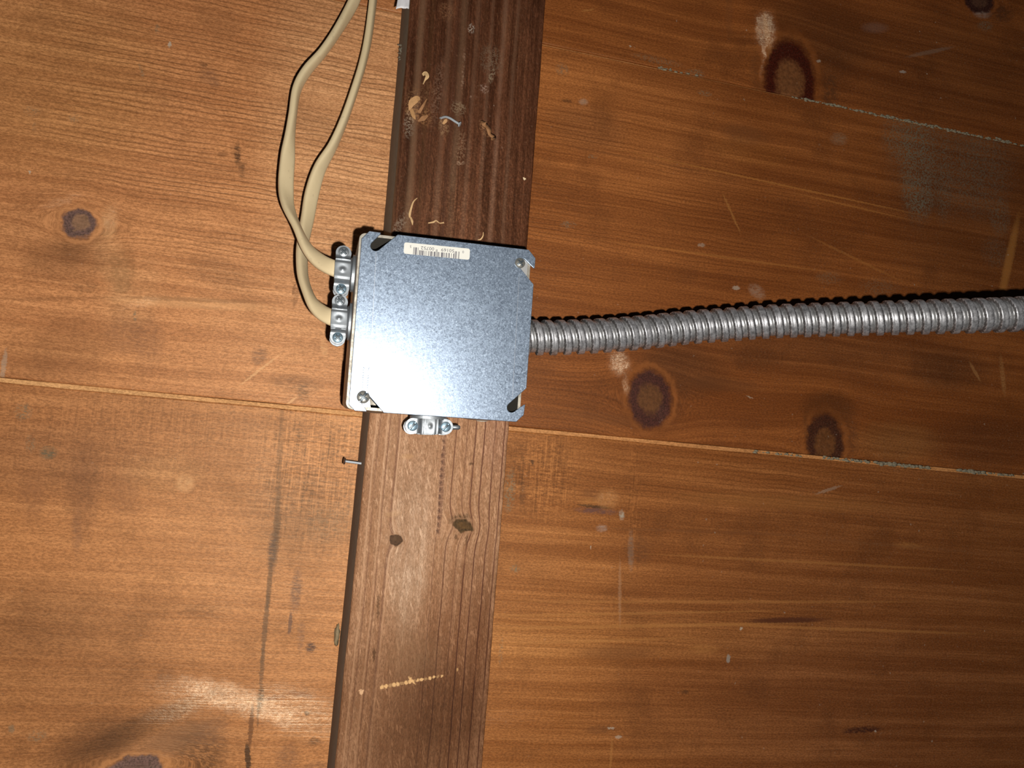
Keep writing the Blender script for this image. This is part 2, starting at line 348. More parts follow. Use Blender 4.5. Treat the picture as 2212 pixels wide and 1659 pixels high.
JOINT = 82.0
LEFT, RIGHT = (-500, JOINT), (JOINT, 1000)
middle = dict(tilt=0.0,
    knots=[(E4(172, 483, 36, 31, -20), (0.175, 0.092, 0.080), (0.33, 0.17, 0.095), 10),
           (E4(1404, 862, 44, 60, -4), (0.080, 0.022, 0.018), (0.16, 0.060, 0.020), 12),
           (E4(1782, 958, 38, 62, 0), (0.070, 0.020, 0.010), (0.17, 0.060, 0.018), 8)],
    ring=0.95, ring_p=3.3, ring_at=[(E4(600, 200, 420, 330), 1.0), (E4(1300, 430, 420, 190, -8), 0.55), (E4(1250, 860, 90, 90), 0.4)],
    marks=[(E4(770, 230, 130, 300, 4), (0.80, 0.43, 0.21), 0.55, 0.85), (E4(640, 640, 130, 120), (0.74, 0.38, 0.18), 0.15, 0.85), (E4(110, 170, 170, 140), (0.44, 0.20, 0.062), 0.4, 0.85), (E4(90, 800, 200, 70), (0.46, 0.18, 0.06), 0.4, 0.85),
           (E4(1240, 320, 230, 260), (0.44, 0.150, 0.044), 0.5, 0.92), (E4(1500, 250, 260, 120, -8), (0.36, 0.118, 0.031), 0.25, 0.92),
           (E4(513, 332, 6, 20), INK, 0.75, 0.5), (E4(522, 368, 6, 14), INK, 0.55, 0.5), (E4(480, 334, 10, 5), BRN, 0.5, 0.6),
           (E4(450, 165, 16, 12), DUSK, 0.45, 0.6), (E4(465, 180, 10, 6), DUSK, 0.5, 0.6), (E4(440, 140, 8, 4), INK, 0.5, 0.6),
           (E4(366, 96, 3.6, 5.8), WHITE, 0.72, 0.4), (E4(64, 372, 1.7, 4.3, -30), WHITE, 0.72, 0.4), (E4(340, 62, 5, 10), GREY, 0.5, 0.6), (E4(305, 153, 4, 14, -15), GREY, 0.45, 0.6),
           (E4(70, 240, 12, 8), GREY, 0.4, 0.7), (E4(160, 255, 10, 8), GREY, 0.4, 0.7), (E4(75, 275, 4, 10), GREY, 0.4, 0.6),
           (E4(150, 560, 70, 38, 12), BRN, 0.38, 0.7), (E4(160, 535, 22, 28, 30), BRN, 0.45, 0.7), (E4(235, 480, 14, 26), PALE, 0.3, 0.6),
           (E4(265, 580, 26, 48, 10), (0.26, 0.105, 0.036), 0.55, 0.25), (E4(240, 560, 22, 60, -18), PALE, 0.25, 0.8), (E4(185, 620, 22, 10), INK, 0.35, 0.7),
           (E4(285, 640, 40, 60, 30), PALE, 0.18, 0.7), (E4(420, 655, 130, 9, -3), PALE, 0.35, 0.6), (E4(430, 648, 160, 4, -2), BRN, 0.4, 0.6),
           (E4(120, 645, 110, 4, 1), BRN, 0.35, 0.6), (E4(292, 683, 4, 11), GREY, 0.7, 0.5), (E4(265, 720, 30, 30), DUSK, 0.3, 0.8), (E4(320, 740, 22, 40), DUSK, 0.32, 0.8),
           (E4(150, 750, 60, 50), BRN, 0.3, 0.8), (E4(560, 768, 14, 17, 15), DUSK, 0.65, 0.4), (E4(640, 828, 40, 14, -5), BRN, 0.5, 0.7), (E4(655, 848, 11, 13), INK, 0.5, 0.5),
           (E4(560, 800, 52, 2.2, 38), PALE, 0.55, 0.5), (E4(630, 866, 13, 2.5, 35), PALE, 0.6, 0.5), (E4(8, 790, 5, 32, 8), (0.42, 0.33, 0.25), 0.45, 0.5), (E4(635, 625, 3, 14, 12), BRN, 0.6, 0.5),
           (E4(700, 752, 6, 14, -10), PALE, 0.4, 0.6), (E4(640, 640, 5, 20, 12), BRN, 0.4, 0.6), (E4(90, 500, 80, 60), BRN, 0.22, 0.8), (E4(470, 590, 60, 22, -20), BRN, 0.22, 0.7),
           # right of the stud
           (E4(1270, 275, 60, 34, -14), BRN, 0.32, 0.7), (E4(1215, 150, 10, 10), GREY, 0.55, 0.6), (E4(1260, 220, 7.2, 5), WHITE, 0.28, 0.6), (E4(1225, 218, 10, 3, -8), INK, 0.6, 0.5),
           (E4(1522, 201, 12, 5, -12), GREY, 0.75, 0.4), (E4(1228, 485, 13, 6), GREY, 0.6, 0.5), (E4(1280, 338, 10, 4), GREY, 0.5, 0.5),
           (E4(1610, 290, 40, 14, -10), BRN, 0.45, 0.7), (E4(1620, 330, 60, 18, -12), PALE, 0.16, 0.7), (E4(1812, 300, 14, 10), (0.28, 0.2, 0.13), 0.4, 0.5),
           (E4(1700, 402, 310, 1.8, -12.2), (0.46, 0.18, 0.042), 0.5, 0.6), (E4(1850, 448, 120, 1.6, -13), (0.46, 0.18, 0.042), 0.4, 0.6), (E4(1560, 555, 210, 2.4, -8), (0.44, 0.17, 0.04), 0.35, 0.6), (E4(1850, 560, 100, 2.4, -26), (0.44, 0.17, 0.04), 0.3, 0.6),
           (E4(1580, 460, 2.2, 42, -24), (0.44, 0.19, 0.05), 0.4, 0.5), (E4(1380, 345, 200, 2, -11), BRN, 0.35, 0.6),
           (E4(1985, 360, 26, 80, 2), GREY, 0.75, 0.7), (E4(1955, 300, 30, 36), GREY, 0.6, 0.8), (E4(2060, 340, 90, 80), GREY, 0.4, 0.85), (E4(1985, 425, 22, 26), GREY, 0.8, 0.7), (E4(2040, 390, 12, 60, 2), GREY, 0.45, 0.7), (E4(2120, 380, 40, 60, 2), GREY, 0.35, 0.8),
           (E4(2160, 470, 16, 30), GREY, 0.5, 0.6), (E4(2150, 545, 20, 22), GREY, 0.35, 0.7), (E4(2100, 440, 120, 160), (0.10, 0.035, 0.012), 0.4, 0.8), (E4(2178, 570, 7, 80, 12), (0.46, 0.19, 0.045), 0.55, 0.5),
           (E4(1590, 622, 7.2, 4.3), WHITE, 0.48, 0.5), (E4(1635, 630, 16, 10, -35), (0.36, 0.23, 0.16), 0.45, 0.5), (E4(1515, 530, 7.2, 3.6), WHITE, 0.32, 0.5), (E4(1790, 600, 20, 10), GREY, 0.3, 0.7), (E4(1900, 620, 30, 14), GREY, 0.25, 0.7),
           (E4(1880, 780, 200, 34, -4), BRN, 0.25, 0.8), (E4(1480, 800, 70, 40, -12), (0.12, 0.04, 0.013), 0.6, 0.6), (E4(1560, 830, 60, 12, -5), (0.11, 0.036, 0.012), 0.5, 0.6), (E4(1790, 880, 40, 26), (0.10, 0.034, 0.011), 0.6, 0.7), (E4(1830, 940, 18, 40), (0.11, 0.036, 0.012), 0.6, 0.6),
           (E4(2050, 800, 60, 34), (0.10, 0.034, 0.012), 0.5, 0.7), (E4(2130, 960, 80, 40), (0.10, 0.034, 0.014), 0.4, 0.8), (E4(1620, 858, 7.2, 1.7, -20), WHITE, 0.40, 0.5), (E4(2166, 812, 4, 34, -6), (0.42, 0.20, 0.07), 0.5, 0.5), (E4(2106, 803, 3, 22, -30), (0.42, 0.20, 0.07), 0.45, 0.5),
           (E4(1780, 968, 7, 22, -12), (0.5, 0.26, 0.13), 0.75, 0.5), (E4(1745, 945, 5, 36, -8), INK, 0.7, 0.5), (E4(1940, 955, 60, 30), (0.26, 0.12, 0.06), 0.4, 0.8), (E4(1720, 740, 300, 36), (0.14, 0.045, 0.014), 0.35, 0.8), (E4(1320, 905, 110, 10, -6), BRN, 0.3, 0.6)],
    sheen=[(E4(1338, 784, 20, 22), 1.0), (E4(1352, 832, 6, 16), 0.7), (E4(240, 470, 12, 26, 20), 0.5), (E4(130, 435, 40, 7, 18), 0.5), (E4(1435, 900, 10, 20, -20), 0.4), (E4(300, 655, 36, 9, 12), 0.4)],
    specks=0.55, rough=0.50)
lower = dict(tilt=0.012,
    knots=[(E4(292, 1664, 60, 30, 6), (0.20, 0.105, 0.088), (0.17, 0.085, 0.068), 16)],
    ring=0.6, ring_p=3.4, ring_at=[(E4(1650, 1055, 420, 66, -5), 0.85), (E4(1500, 1340, 420, 60), 0.6), (E4(690, 990, 130, 90), 0.9), (E4(1180, 1010, 90, 60), 0.9), (E4(500, 1510, 240, 60, -14), 0.35)],
    saw=[(E4(690, 1010, 110, 150), 0.85), (E4(250, 930, 280, 90), 0.35), (E4(1170, 1020, 60, 80), 0.7), (E4(1370, 1080, 12, 120, -2), 0.45)],
    marks=[(E4(1110, 1330, 170, 360, 4), (0.47, 0.18, 0.052), 0.6, 0.85), (E4(2020, 1420, 380, 330), (0.17, 0.058, 0.022), 0.4, 0.85), (E4(1250, 1380, 380, 40), (0.50, 0.20, 0.055), 0.3, 0.85),
           (E4(250, 930, 300, 80, -4), (0.30, 0.11, 0.042), 0.32, 0.8), (E4(100, 1000, 140, 60), (0.26, 0.10, 0.04), 0.35, 0.8), (E4(50, 890, 14, 14), GREY, 0.6, 0.6), (E4(104, 978, 14, 10), (0.12, 0.10, 0.06), 0.75, 0.6), (E4(66, 958, 8, 14), GREY, 0.5, 0.6),
           (E4(180, 1060, 26, 70), (0.24, 0.088, 0.034), 0.45, 0.7), (E4(68, 1070, 20, 40), (0.24, 0.088, 0.034), 0.4, 0.7), (E4(268, 1075, 24, 34), (0.24, 0.088, 0.034), 0.4, 0.7), (E4(166, 1150, 8, 36), DUSK, 0.4, 0.7), (E4(350, 1020, 60, 30), PALE, 0.2, 0.8), (E4(400, 1045, 16, 14), PALE, 0.45, 0.5),
           (E4(605, 960, 5, 110, 3), INK, 0.35, 0.7), (E4(598, 1140, 6, 70, 4), INK, 0.62, 0.6), (E4(588, 1190, 8, 34, 4), (0.09, 0.04, 0.03), 0.75, 0.5), (E4(582, 1260, 5, 50, 4), INK, 0.62, 0.6), (E4(573, 1350, 5, 70, 5), (0.1, 0.05, 0.028), 0.65, 0.6), (E4(566, 1440, 4.5, 40, 4), (0.1, 0.05, 0.028), 0.6, 0.6), (E4(563, 1508, 6, 22, 4), INK, 0.75, 0.5), (E4(542, 1570, 5, 48, 4), BRN, 0.85, 0.4), (E4(535, 1636, 5.5, 30, -4), INK, 0.95, 0.4), (E4(557, 1545, 2.5, 26, 2), INK, 0.5, 0.5),
           (E4(640, 1275, 9, 34, 4), (0.11, 0.05, 0.04), 0.6, 0.6), (E4(627, 1345, 4, 24, 4), (0.11, 0.05, 0.04), 0.75, 0.5), (E4(650, 1375, 6, 26, 4), (0.15, 0.07, 0.05), 0.4, 0.6), (E4(671, 1398, 9, 9), (0.10, 0.04, 0.028), 0.9, 0.4),
           (E4(430, 1320, 36, 12, -4), BRN, 0.4, 0.7), (E4(360, 1460, 16, 12), BRN, 0.4, 0.7), (E4(650, 1500, 26, 5, -10), (0.24, 0.09, 0.04), 0.6, 0.6), (E4(590, 1508, 22, 4, 10), (0.24, 0.09, 0.04), 0.6, 0.6), (E4(662, 1541, 5, 5), INK, 0.7, 0.6), (E4(680, 1602, 10, 7), INK, 0.55, 0.6), (E4(620, 1640, 18, 22), DUSK, 0.5, 0.7), (E4(690, 1655, 24, 8), DUSK, 0.4, 0.7),
           (E4(432, 1632, 42, 46, -20), (0.15, 0.055, 0.018), 0.85, 0.7), (E4(400, 1590, 60, 26, 20), (0.24, 0.10, 0.04), 0.5, 0.8), (E4(340, 1612, 100, 22, 22), (0.40, 0.185, 0.085), 0.5, 0.7), (E4(300, 1572, 110, 18, 24), (0.17, 0.065, 0.022), 0.6, 0.7), (E4(200, 1610, 80, 36, 24), (0.16, 0.055, 0.018), 0.6, 0.8), (E4(460, 1580, 26, 22), DUSK, 0.3, 0.7),
           (E4(100, 1500, 200, 160), (0.24, 0.088, 0.028), 0.4, 0.8), (E4(80, 1590, 16, 10), GREY, 0.5, 0.6), (E4(45, 1330, 140, 60), BRN, 0.22, 0.8), (E4(25, 1575, 6, 8), GREY, 0.5, 0.6), (E4(710, 1130, 40, 30), GREY, 0.28, 0.7), (E4(655, 1100, 90, 50), BRN, 0.3, 0.8), (E4(655, 1170, 70, 40), BRN, 0.25, 0.8),
           # right of the stud
           (E4(1101, 1060, 9, 36, 4), GREY, 0.75, 0.5), (E4(1112, 1228, 8, 7), GREY, 0.75, 0.5), (E4(1082, 1405, 4, 30, 4), GREY, 0.5, 0.5), (E4(1128, 1060, 5, 26), INK, 0.5, 0.6), (E4(1150, 998, 4, 5), INK, 0.8, 0.5),
           (E4(1284, 1094, 34, 3.2, -6), INK, 0.95, 0.4), (E4(1290, 1104, 36, 5, -4), (0.11, 0.05, 0.05), 0.7, 0.6), (E4(1278, 1068, 18, 9), BRN, 0.5, 0.7), (E4(1312, 1078, 18, 17), PALE, 0.45, 0.6), (E4(1272, 1084, 18, 7), PALE, 0.45, 0.5), (E4(1343, 1112, 5, 9), (0.40, 0.34, 0.27), 0.8, 0.35),  # the round pale spot above the dark slot is glare painted into the colour
           (E4(1300, 1141, 9, 6), (0.4, 0.3, 0.25), 0.55, 0.5), (E4(1276, 1182, 1.4, 3.6), WHITE, 0.72, 0.4), (E4(1363, 1190, 5, 30), (0.34, 0.26, 0.2), 0.4, 0.6), (E4(1380, 1190, 22, 24), (0.13, 0.045, 0.016), 0.55, 0.6), (E4(1339, 1280, 3, 60), (0.46, 0.26, 0.15), 0.3, 0.7),
           (E4(1700, 1340, 74, 6, 1), (0.085, 0.024, 0.010), 0.95, 0.3), (E4(1861, 1577, 36, 6, 4), (0.06, 0.016, 0.008), 0.95, 0.35), (E4(1891, 1579, 2.2, 2.2), WHITE, 0.64, 0.4), (E4(1573, 1423, 4, 9), (0.30, 0.27, 0.23), 0.7, 0.4), (E4(1601, 1358, 2.2, 3.6), WHITE, 0.72, 0.4), (E4(1790, 1058, 26, 3, 18), (0.36, 0.26, 0.19), 0.4, 0.5),
           (E4(1520, 1402, 24, 9), PALE, 0.35, 0.6), (E4(1960, 1178, 22, 5, -5), PALE, 0.35, 0.6), (E4(1330, 1410, 60, 12), BRN, 0.4, 0.7), (E4(1480, 1495, 8, 4), INK, 0.6, 0.5), (E4(1300, 1575, 26, 7, 4), BRN, 0.6, 0.6), (E4(1320, 1573, 7.2, 2.2), WHITE, 0.60, 0.5), (E4(1336, 1592, 7.2, 2.9), WHITE, 0.48, 0.5), (E4(1320, 1630, 2.4, 34, 4), PALE, 0.4, 0.5), (E4(1400, 1620, 40, 8), BRN, 0.3, 0.7),
           (E4(1900, 1560, 330, 130), (0.20, 0.066, 0.022), 0.35, 0.8), (E4(1700, 1085, 160, 12, -3), PALE, 0.2, 0.7), (E4(1550, 1300, 420, 3, 0), PALE, 0.3, 0.6), (E4(1400, 1352, 300, 3.6, 1), PALE, 0.45, 0.6), (E4(1850, 1360, 240, 3, -2), PALE, 0.35, 0.6), (E4(1370, 1325, 280, 2.6, 1), PALE, 0.4, 0.6), (E4(1300, 1384, 180, 3, 2), PALE, 0.35, 0.6), (E4(1750, 1215, 300, 2.6, -3), PALE, 0.35, 0.6), (E4(1950, 1180, 200, 3, -5), BRN, 0.4, 0.6), (E4(1560, 1150, 260, 3, -2), BRN, 0.4, 0.6)],
    sheen=[(E4(440, 1498, 95, 26, -8), 0.5), (E4(520, 1516, 95, 22, -20), 0.55), (E4(650, 1540, 95, 40, -16), 0.5), (E4(370, 1538, 55, 16, 8), 0.45), (E4(1120, 1550, 90, 14, 1), 0.32), (E4(1312, 1076, 20, 16), 0.5)],
    specks=0.45, rough=0.50)
upper = dict(
    knots=[(E4(1706, 178, 52, 88, 0), (0.070, 0.009, 0.004), (0.235, 0.088, 0.030), 10), (E4(2115, 2, 30, 24), (0.06, 0.018, 0.014), (0.12, 0.05, 0.03), 6)],
    ring=0.35, ring_p=4.5, ring_at=[(E4(1350, 60, 260, 80), 0.6)],
    marks=[(E4(1300, 50, 260, 130), (0.42, 0.140, 0.040), 0.45, 0.92), (E4(1760, 70, 90, 60), (0.13, 0.045, 0.014), 0.5, 0.8), (E4(1662, 110, 5, 60, -8), PALE, 0.4, 0.6), (E4(1768, 132, 5, 2.9), WHITE, 0.72, 0.4), (E4(1708, 110, 12, 8), (0.30, 0.26, 0.2), 0.6, 0.6), (E4(1698, 145, 8, 16, 30), (0.3, 0.25, 0.22), 0.45, 0.6), (E4(1950, 155, 6.5, 2.9), WHITE, 0.60, 0.4),
           (E4(2010, 112, 44, 4, 12), (0.3, 0.2, 0.13), 0.35, 0.6), (E4(2122, 28, 14, 8), (0.5, 0.42, 0.36), 0.6, 0.6), (E4(2128, 56, 12, 8), GREY, 0.6, 0.6), (E4(2160, 30, 20, 14), (0.09, 0.03, 0.012), 0.7, 0.7), (E4(1890, 60, 20, 8), (0.3, 0.2, 0.16), 0.2, 0.7), (E4(1270, 22, 14, 2, 10), PALE, 0.5, 0.5),
           (E4(1362, 100, 2.2, 2.2), WHITE, 0.72, 0.4), (E4(1420, 130, 40, 6, -12), GREY, 0.4, 0.6), (E4(1500, 158, 16, 7, -6), GREY, 0.7, 0.5), (E4(1640, 160, 14, 34), BRN, 0.6, 0.6), (E4(1575, 10, 6, 60), BRN, 0.3, 0.6), (E4(1790, 190, 16, 30), (0.10, 0.034, 0.012), 0.7, 0.6), (E4(2050, 160, 180, 90), (0.14, 0.05, 0.016), 0.35, 0.8)],
    sheen=[(E4(1655, 66, 18, 36, 6), 1.0), (E4(1648, 130, 4, 40, 6), 0.7), (E4(1610, 40, 40, 26, -20), 0.35)],
    specks=0.6, rough=0.50)
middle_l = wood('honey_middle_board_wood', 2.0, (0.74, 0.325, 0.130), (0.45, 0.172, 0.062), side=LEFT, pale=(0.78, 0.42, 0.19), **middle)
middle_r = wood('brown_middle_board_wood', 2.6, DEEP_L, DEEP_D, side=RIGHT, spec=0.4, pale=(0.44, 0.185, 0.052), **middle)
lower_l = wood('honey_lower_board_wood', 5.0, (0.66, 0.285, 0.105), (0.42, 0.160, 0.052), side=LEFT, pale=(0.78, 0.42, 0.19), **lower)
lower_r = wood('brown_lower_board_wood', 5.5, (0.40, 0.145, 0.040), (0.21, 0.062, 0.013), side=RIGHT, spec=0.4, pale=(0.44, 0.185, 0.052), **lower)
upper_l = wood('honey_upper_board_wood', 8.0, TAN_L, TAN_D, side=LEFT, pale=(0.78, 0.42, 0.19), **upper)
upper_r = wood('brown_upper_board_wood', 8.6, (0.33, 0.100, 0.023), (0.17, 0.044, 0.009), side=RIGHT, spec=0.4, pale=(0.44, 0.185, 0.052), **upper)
spare_wood = wood('plain_board_wood', 12.0, TAN_L, TAN_D, rough=0.5)
spare_dark = wood('plain_brown_board_wood', 13.0, DEEP_L, DEEP_D, rough=0.5, spec=0.4)
tongue_dark = wood('raw_brown_tongue_wood', 16.0, (0.66, 0.31, 0.115), (0.42, 0.165, 0.05), rough=0.6, grain=0.7)
tongue_wood = wood('raw_tongue_wood', 15.0, (0.80, 0.44, 0.19), (0.58, 0.28, 0.105), rough=0.6, grain=0.7)

wall = bpy.data.objects.new('wall_back', None); C.objects.link(wall); wall.location = wd(0, 0, 0); wall['o'] = list(wd(0, 0, 0)); wall['kind'] = 'structure'
wall['label'] = 'wall of wide brown stained pine boards with knots'
def board(v0, v1, u0, u1, mat, tongue=None, seed=0):
    """a plank with eased, slightly wandering long edges; tongue: height of the lip on its upper edge"""
    n = max(8, int((u1 - u0) / 12)); vs = []; fs = []
    prof = lambda lo, hi: [(lo, -18), (lo, -1.0), (lo + 0.25, -0.3), (lo + 0.9, 0.0), (hi - 0.9, 0.0), (hi - 0.25, -0.3), (hi, -1.0), (hi, -18)]
    for i in range(n + 1):
        u = u0 + (u1 - u0) * i / n
        lo = v0 + 0.55 * mnoise.noise(Vector((u * 0.012, seed, 1))) + 0.2 * mnoise.noise(Vector((u * 0.09, seed, 4)))
        hi = v1 + 0.55 * mnoise.noise(Vector((u * 0.012, seed + 7, 2))) + 0.2 * mnoise.noise(Vector((u * 0.09, seed, 9)))
        vs += [(u, a, b) for a, b in prof(lo, hi)]
    for i in range(n):
        for k in range(8):
            k2 = (k + 1) % 8; fs.append((i * 8 + k, i * 8 + k2, i * 8 + 8 + k2, i * 8 + 8 + k))
    fs += [tuple(range(8))[::-1], tuple(range(n * 8, n * 8 + 8))]
    o = link('board', vs, fs, mat, wall)
    if tongue:
        m = MB(); m.box((u0, v1 - 0.5, -12), (u1, v1 + tongue, -1.3)); bevel(tag(m.build('tongue', tongue_wood if u1 < 100 else tongue_dark, o), 'paler raw wood tongue'), 0.4)
    return o
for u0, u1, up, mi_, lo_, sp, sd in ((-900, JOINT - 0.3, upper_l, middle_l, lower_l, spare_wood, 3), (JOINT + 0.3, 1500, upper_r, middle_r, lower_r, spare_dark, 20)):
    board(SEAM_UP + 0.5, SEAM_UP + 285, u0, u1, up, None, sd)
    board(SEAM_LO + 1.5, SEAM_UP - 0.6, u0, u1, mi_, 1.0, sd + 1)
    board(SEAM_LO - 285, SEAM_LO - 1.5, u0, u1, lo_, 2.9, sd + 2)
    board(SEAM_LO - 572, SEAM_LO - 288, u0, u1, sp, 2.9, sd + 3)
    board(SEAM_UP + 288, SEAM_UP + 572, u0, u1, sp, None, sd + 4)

# dust and lint packed in the right-hand seams
lint_m = plain('grey_green_lint', (0.23, 0.195, 0.135), 0.95, 0.55, 1.1)
def lint(runs, seed):
    rnd = random.Random(seed); m = MB()
    for (u0, v0), (u1, v1), cnt, size, wz in runs:
        for i in range(cnt):
            t = rnd.random(); a = size * rnd.uniform(0.5, 1.25)
            c = Vector((u0 + (u1 - u0) * t, v0 + (v1 - v0) * t + rnd.gauss(0, 0.5), wz + rnd.uniform(-0.5, 0.5)))
            vs = []
            for q in range(12):
                z = 1 - 2 * (q + 0.5) / 12; r = math.sqrt(1 - z * z); p = q * 2.39996
                j = rnd.uniform(0.6, 1.3)
                vs.append(c + Vector((math.cos(p) * r * a * 1.7, math.sin(p) * r * a * 0.75, z * a * 0.55)) * j)
            b = bmesh.new()
            for p in vs: b.verts.new(p)
            bmesh.ops.convex_hull(b, input=b.verts); b.verts.index_update()
            m.add([x.co.copy() for x in b.verts], [tuple(x.index for x in f.verts) for f in b.faces]); b.free()
    o = m.build('seam_lint', lint_m, wall, smooth=True); o['kind'] = 'stuff'; tag(o, 'grey green lint packed in the board seams'); return o
def seam_u(px, py): return W(px, py, 0)[0]
lint([((seam_u(1712, 206), SEAM_UP), (seam_u(2260, 325), SEAM_UP + 0.2), 260, 1.15, -0.2), ((seam_u(1420, 145), SEAM_UP + 0.8), (seam_u(1530, 168), SEAM_UP + 0.9), 14, 1.1, 0.2),
      ((seam_u(1630, 975), SEAM_LO), (seam_u(1740, 985), SEAM_LO), 18, 1.1, -0.8), ((seam_u(1780, 990), SEAM_LO + 0.2), (seam_u(1880, 998), SEAM_LO + 0.2), 44, 1.2, -0.7),
      ((seam_u(1890, 1000), SEAM_LO + 0.2), (seam_u(2010, 1012), SEAM_LO + 0.2), 80, 1.4, -0.6), ((seam_u(2070, 1017), SEAM_LO + 0.4), (seam_u(2130, 1023), SEAM_LO + 0.4), 44, 1.6, -0.5), ((seam_u(2130, 1022), SEAM_LO), (seam_u(2300, 1040), SEAM_LO), 40, 1.2, -1.2)], 11)

# ------------------------------------------------------------------ the two studs
WS = 38.0
def sx(px, py): return W(px, py, WS)[0]
LD = (0.12, 0.040, 0.024)
k = 0.83 * WS                      # grain runs on round the arris: across = u + 0.83 w
def ln(px, py, hw, c, st, soft=0.7, wp=0.0): return (sx(px, py) + k + wp, hw, c, st, soft)
WP = 4.2
lower_stud_m = wood('pale_rough_stud_wood', 21.0, (0.47, 0.262, 0.152), (0.31, 0.145, 0.072), vertical=True, w0=WS, warp=4.0, rough=0.62, bumpd=0.45, spec=0.35, blotch=(0.25, 0.115, 0.055), grain=1.0, fibre=0.85,
    knots=[(E4(1001, 1136, 20, 14, -8, WS), (0.085, 0.042, 0.016), (0.13, 0.062, 0.02), 4), (E4(856, 1165, 11, 12, 20, WS), (0.085, 0.036, 0.018), (0.10, 0.045, 0.022), 3)],
    lines=[ln(930, 1240, 0.3, LD, 0.6, wp=WP), ln(954, 1240, 0.36, LD, 0.85, wp=WP), ln(978, 1240, 0.28, LD, 0.6, wp=WP), ln(996, 1240, 0.40, LD, 1.0, wp=WP), ln(1016, 1240, 0.40, LD, 1.0, wp=WP), ln(1039, 1240, 0.36, LD, 1.0, wp=WP), ln(1059, 1240, 0.34, LD, 0.95, wp=WP),
           ln(826, 1240, 0.7, LD, 0.55, wp=WP), ln(806, 1240, 0.3, LD, 0.6, wp=WP), ln(784, 1240, 0.45, LD, 0.45, wp=WP), ln(831, 1240, 0.5, (0.56, 0.32, 0.19), 0.5, wp=WP), ln(801, 1240, 0.5, (0.56, 0.32, 0.19), 0.5, wp=WP), ln(776, 1240, 0.5, (0.56, 0.32, 0.19), 0.5, wp=WP)],
    marks=[(E4(880, 1040, 60, 150, 4, WS), (0.50, 0.31, 0.20), 0.3, 0.85), (E4(885, 1180, 30, 120, 4, WS), (0.52, 0.35, 0.24), 0.3, 0.85), (E4(880, 1300, 26, 60, 8, WS), (0.48, 0.31, 0.20), 0.25, 0.85),
           (E4(870, 1560, 120, 160, 4, WS), (0.155, 0.056, 0.020), 0.6, 0.7), (E4(920, 1620, 90, 130, 4, WS), (0.15, 0.054, 0.018), 0.55, 0.7), (E4(990, 1420, 70, 150, 4, WS), (0.19, 0.070, 0.027), 0.6, 0.8), (E4(890, 1420, 40, 40, 0, WS), (0.20, 0.10, 0.05), 0.45, 0.8), (E4(1040, 1500, 26, 160, 4, WS), (0.18, 0.07, 0.03), 0.5, 0.8),
           (E4(954, 1046, 5.2, 108, 3.5, WS), (0.19, 0.085, 0.052), 0.8, 0.25),
           (E4(817, 1310, 2.6, 28, 2, WS), INK, 0.65, 0.5), (E4(808, 1415, 3, 14, 2, WS), INK, 0.8, 0.5), (E4(1018, 1002, 6, 3, 0, WS), INK, 0.7, 0.5), (E4(985, 1160, 4, 5, 0, WS), INK, 0.6, 0.5), (E4(1008, 1166, 3, 12, 10, WS), INK, 0.55, 0.5), (E4(850, 1110, 16, 5, 10, WS), (0.58, 0.34, 0.18), 0.25, 0.6), (E4(960, 1345, 6, 20, 2, WS), BRN, 0.4, 0.6), (E4(880, 986, 14, 5, 5, WS), (0.56, 0.31, 0.14), 0.25, 0.6), (E4(1075, 940, 24, 60, 4, WS), (0.40, 0.21, 0.14), 0.4, 0.7), (E4(993, 1121, 18, 8, 10, WS), (0.07, 0.034, 0.014), 0.85, 0.6)]
        + [(E4(825 + i * 8.6, 1484 - i * 1.62, 4.2 - 0.05 * i, 4.2 - 0.12 * i, 30, WS), (0.74, 0.44, 0.2), 0.9 if i % 3 != 2 else 0.35, 0.5) for i in range(16)] + [(E4(890, 1470, 3, 10, -40, WS), (0.74, 0.44, 0.2), 0.9, 0.5), (E4(781, 1495, 4, 5, 0, WS), (0.7, 0.42, 0.24), 0.9, 0.5), (E4(988, 1446, 2.6, 3.6, 0, WS), (0.5, 0.28, 0.12), 0.9, 0.5)]
        + [(E4(960 - i * 0.95, 946 + i * 15.0, 6.5, 1.0, (i * 37) % 24 - 12, WS), (0.40, 0.21, 0.125), 0.75, 0.5) for i in range(15)]
        + [(E4(960 - i * 0.95 + (i * 5 % 5) - 2, 953 + i * 15.0, 1.5 + (i % 3) * 0.6, 3.4, (i * 53) % 50 - 25, WS), (0.085, 0.036, 0.026), 0.7, 0.5) for i in range(14)]
        + [(E4(961 - i * 0.95, 950 + i * 15.0, 1.2, 2.2, 0, WS), (0.36, 0.19, 0.115), 0.5, 0.5) for i in range(0, 14, 2)])
side_m = plain('dusty_stud_side', (0.165, 0.125, 0.092), 0.9, 0.28, 0.25)
GB = (0.155, 0.082, 0.047); GB2 = (0.14, 0.07, 0.042)
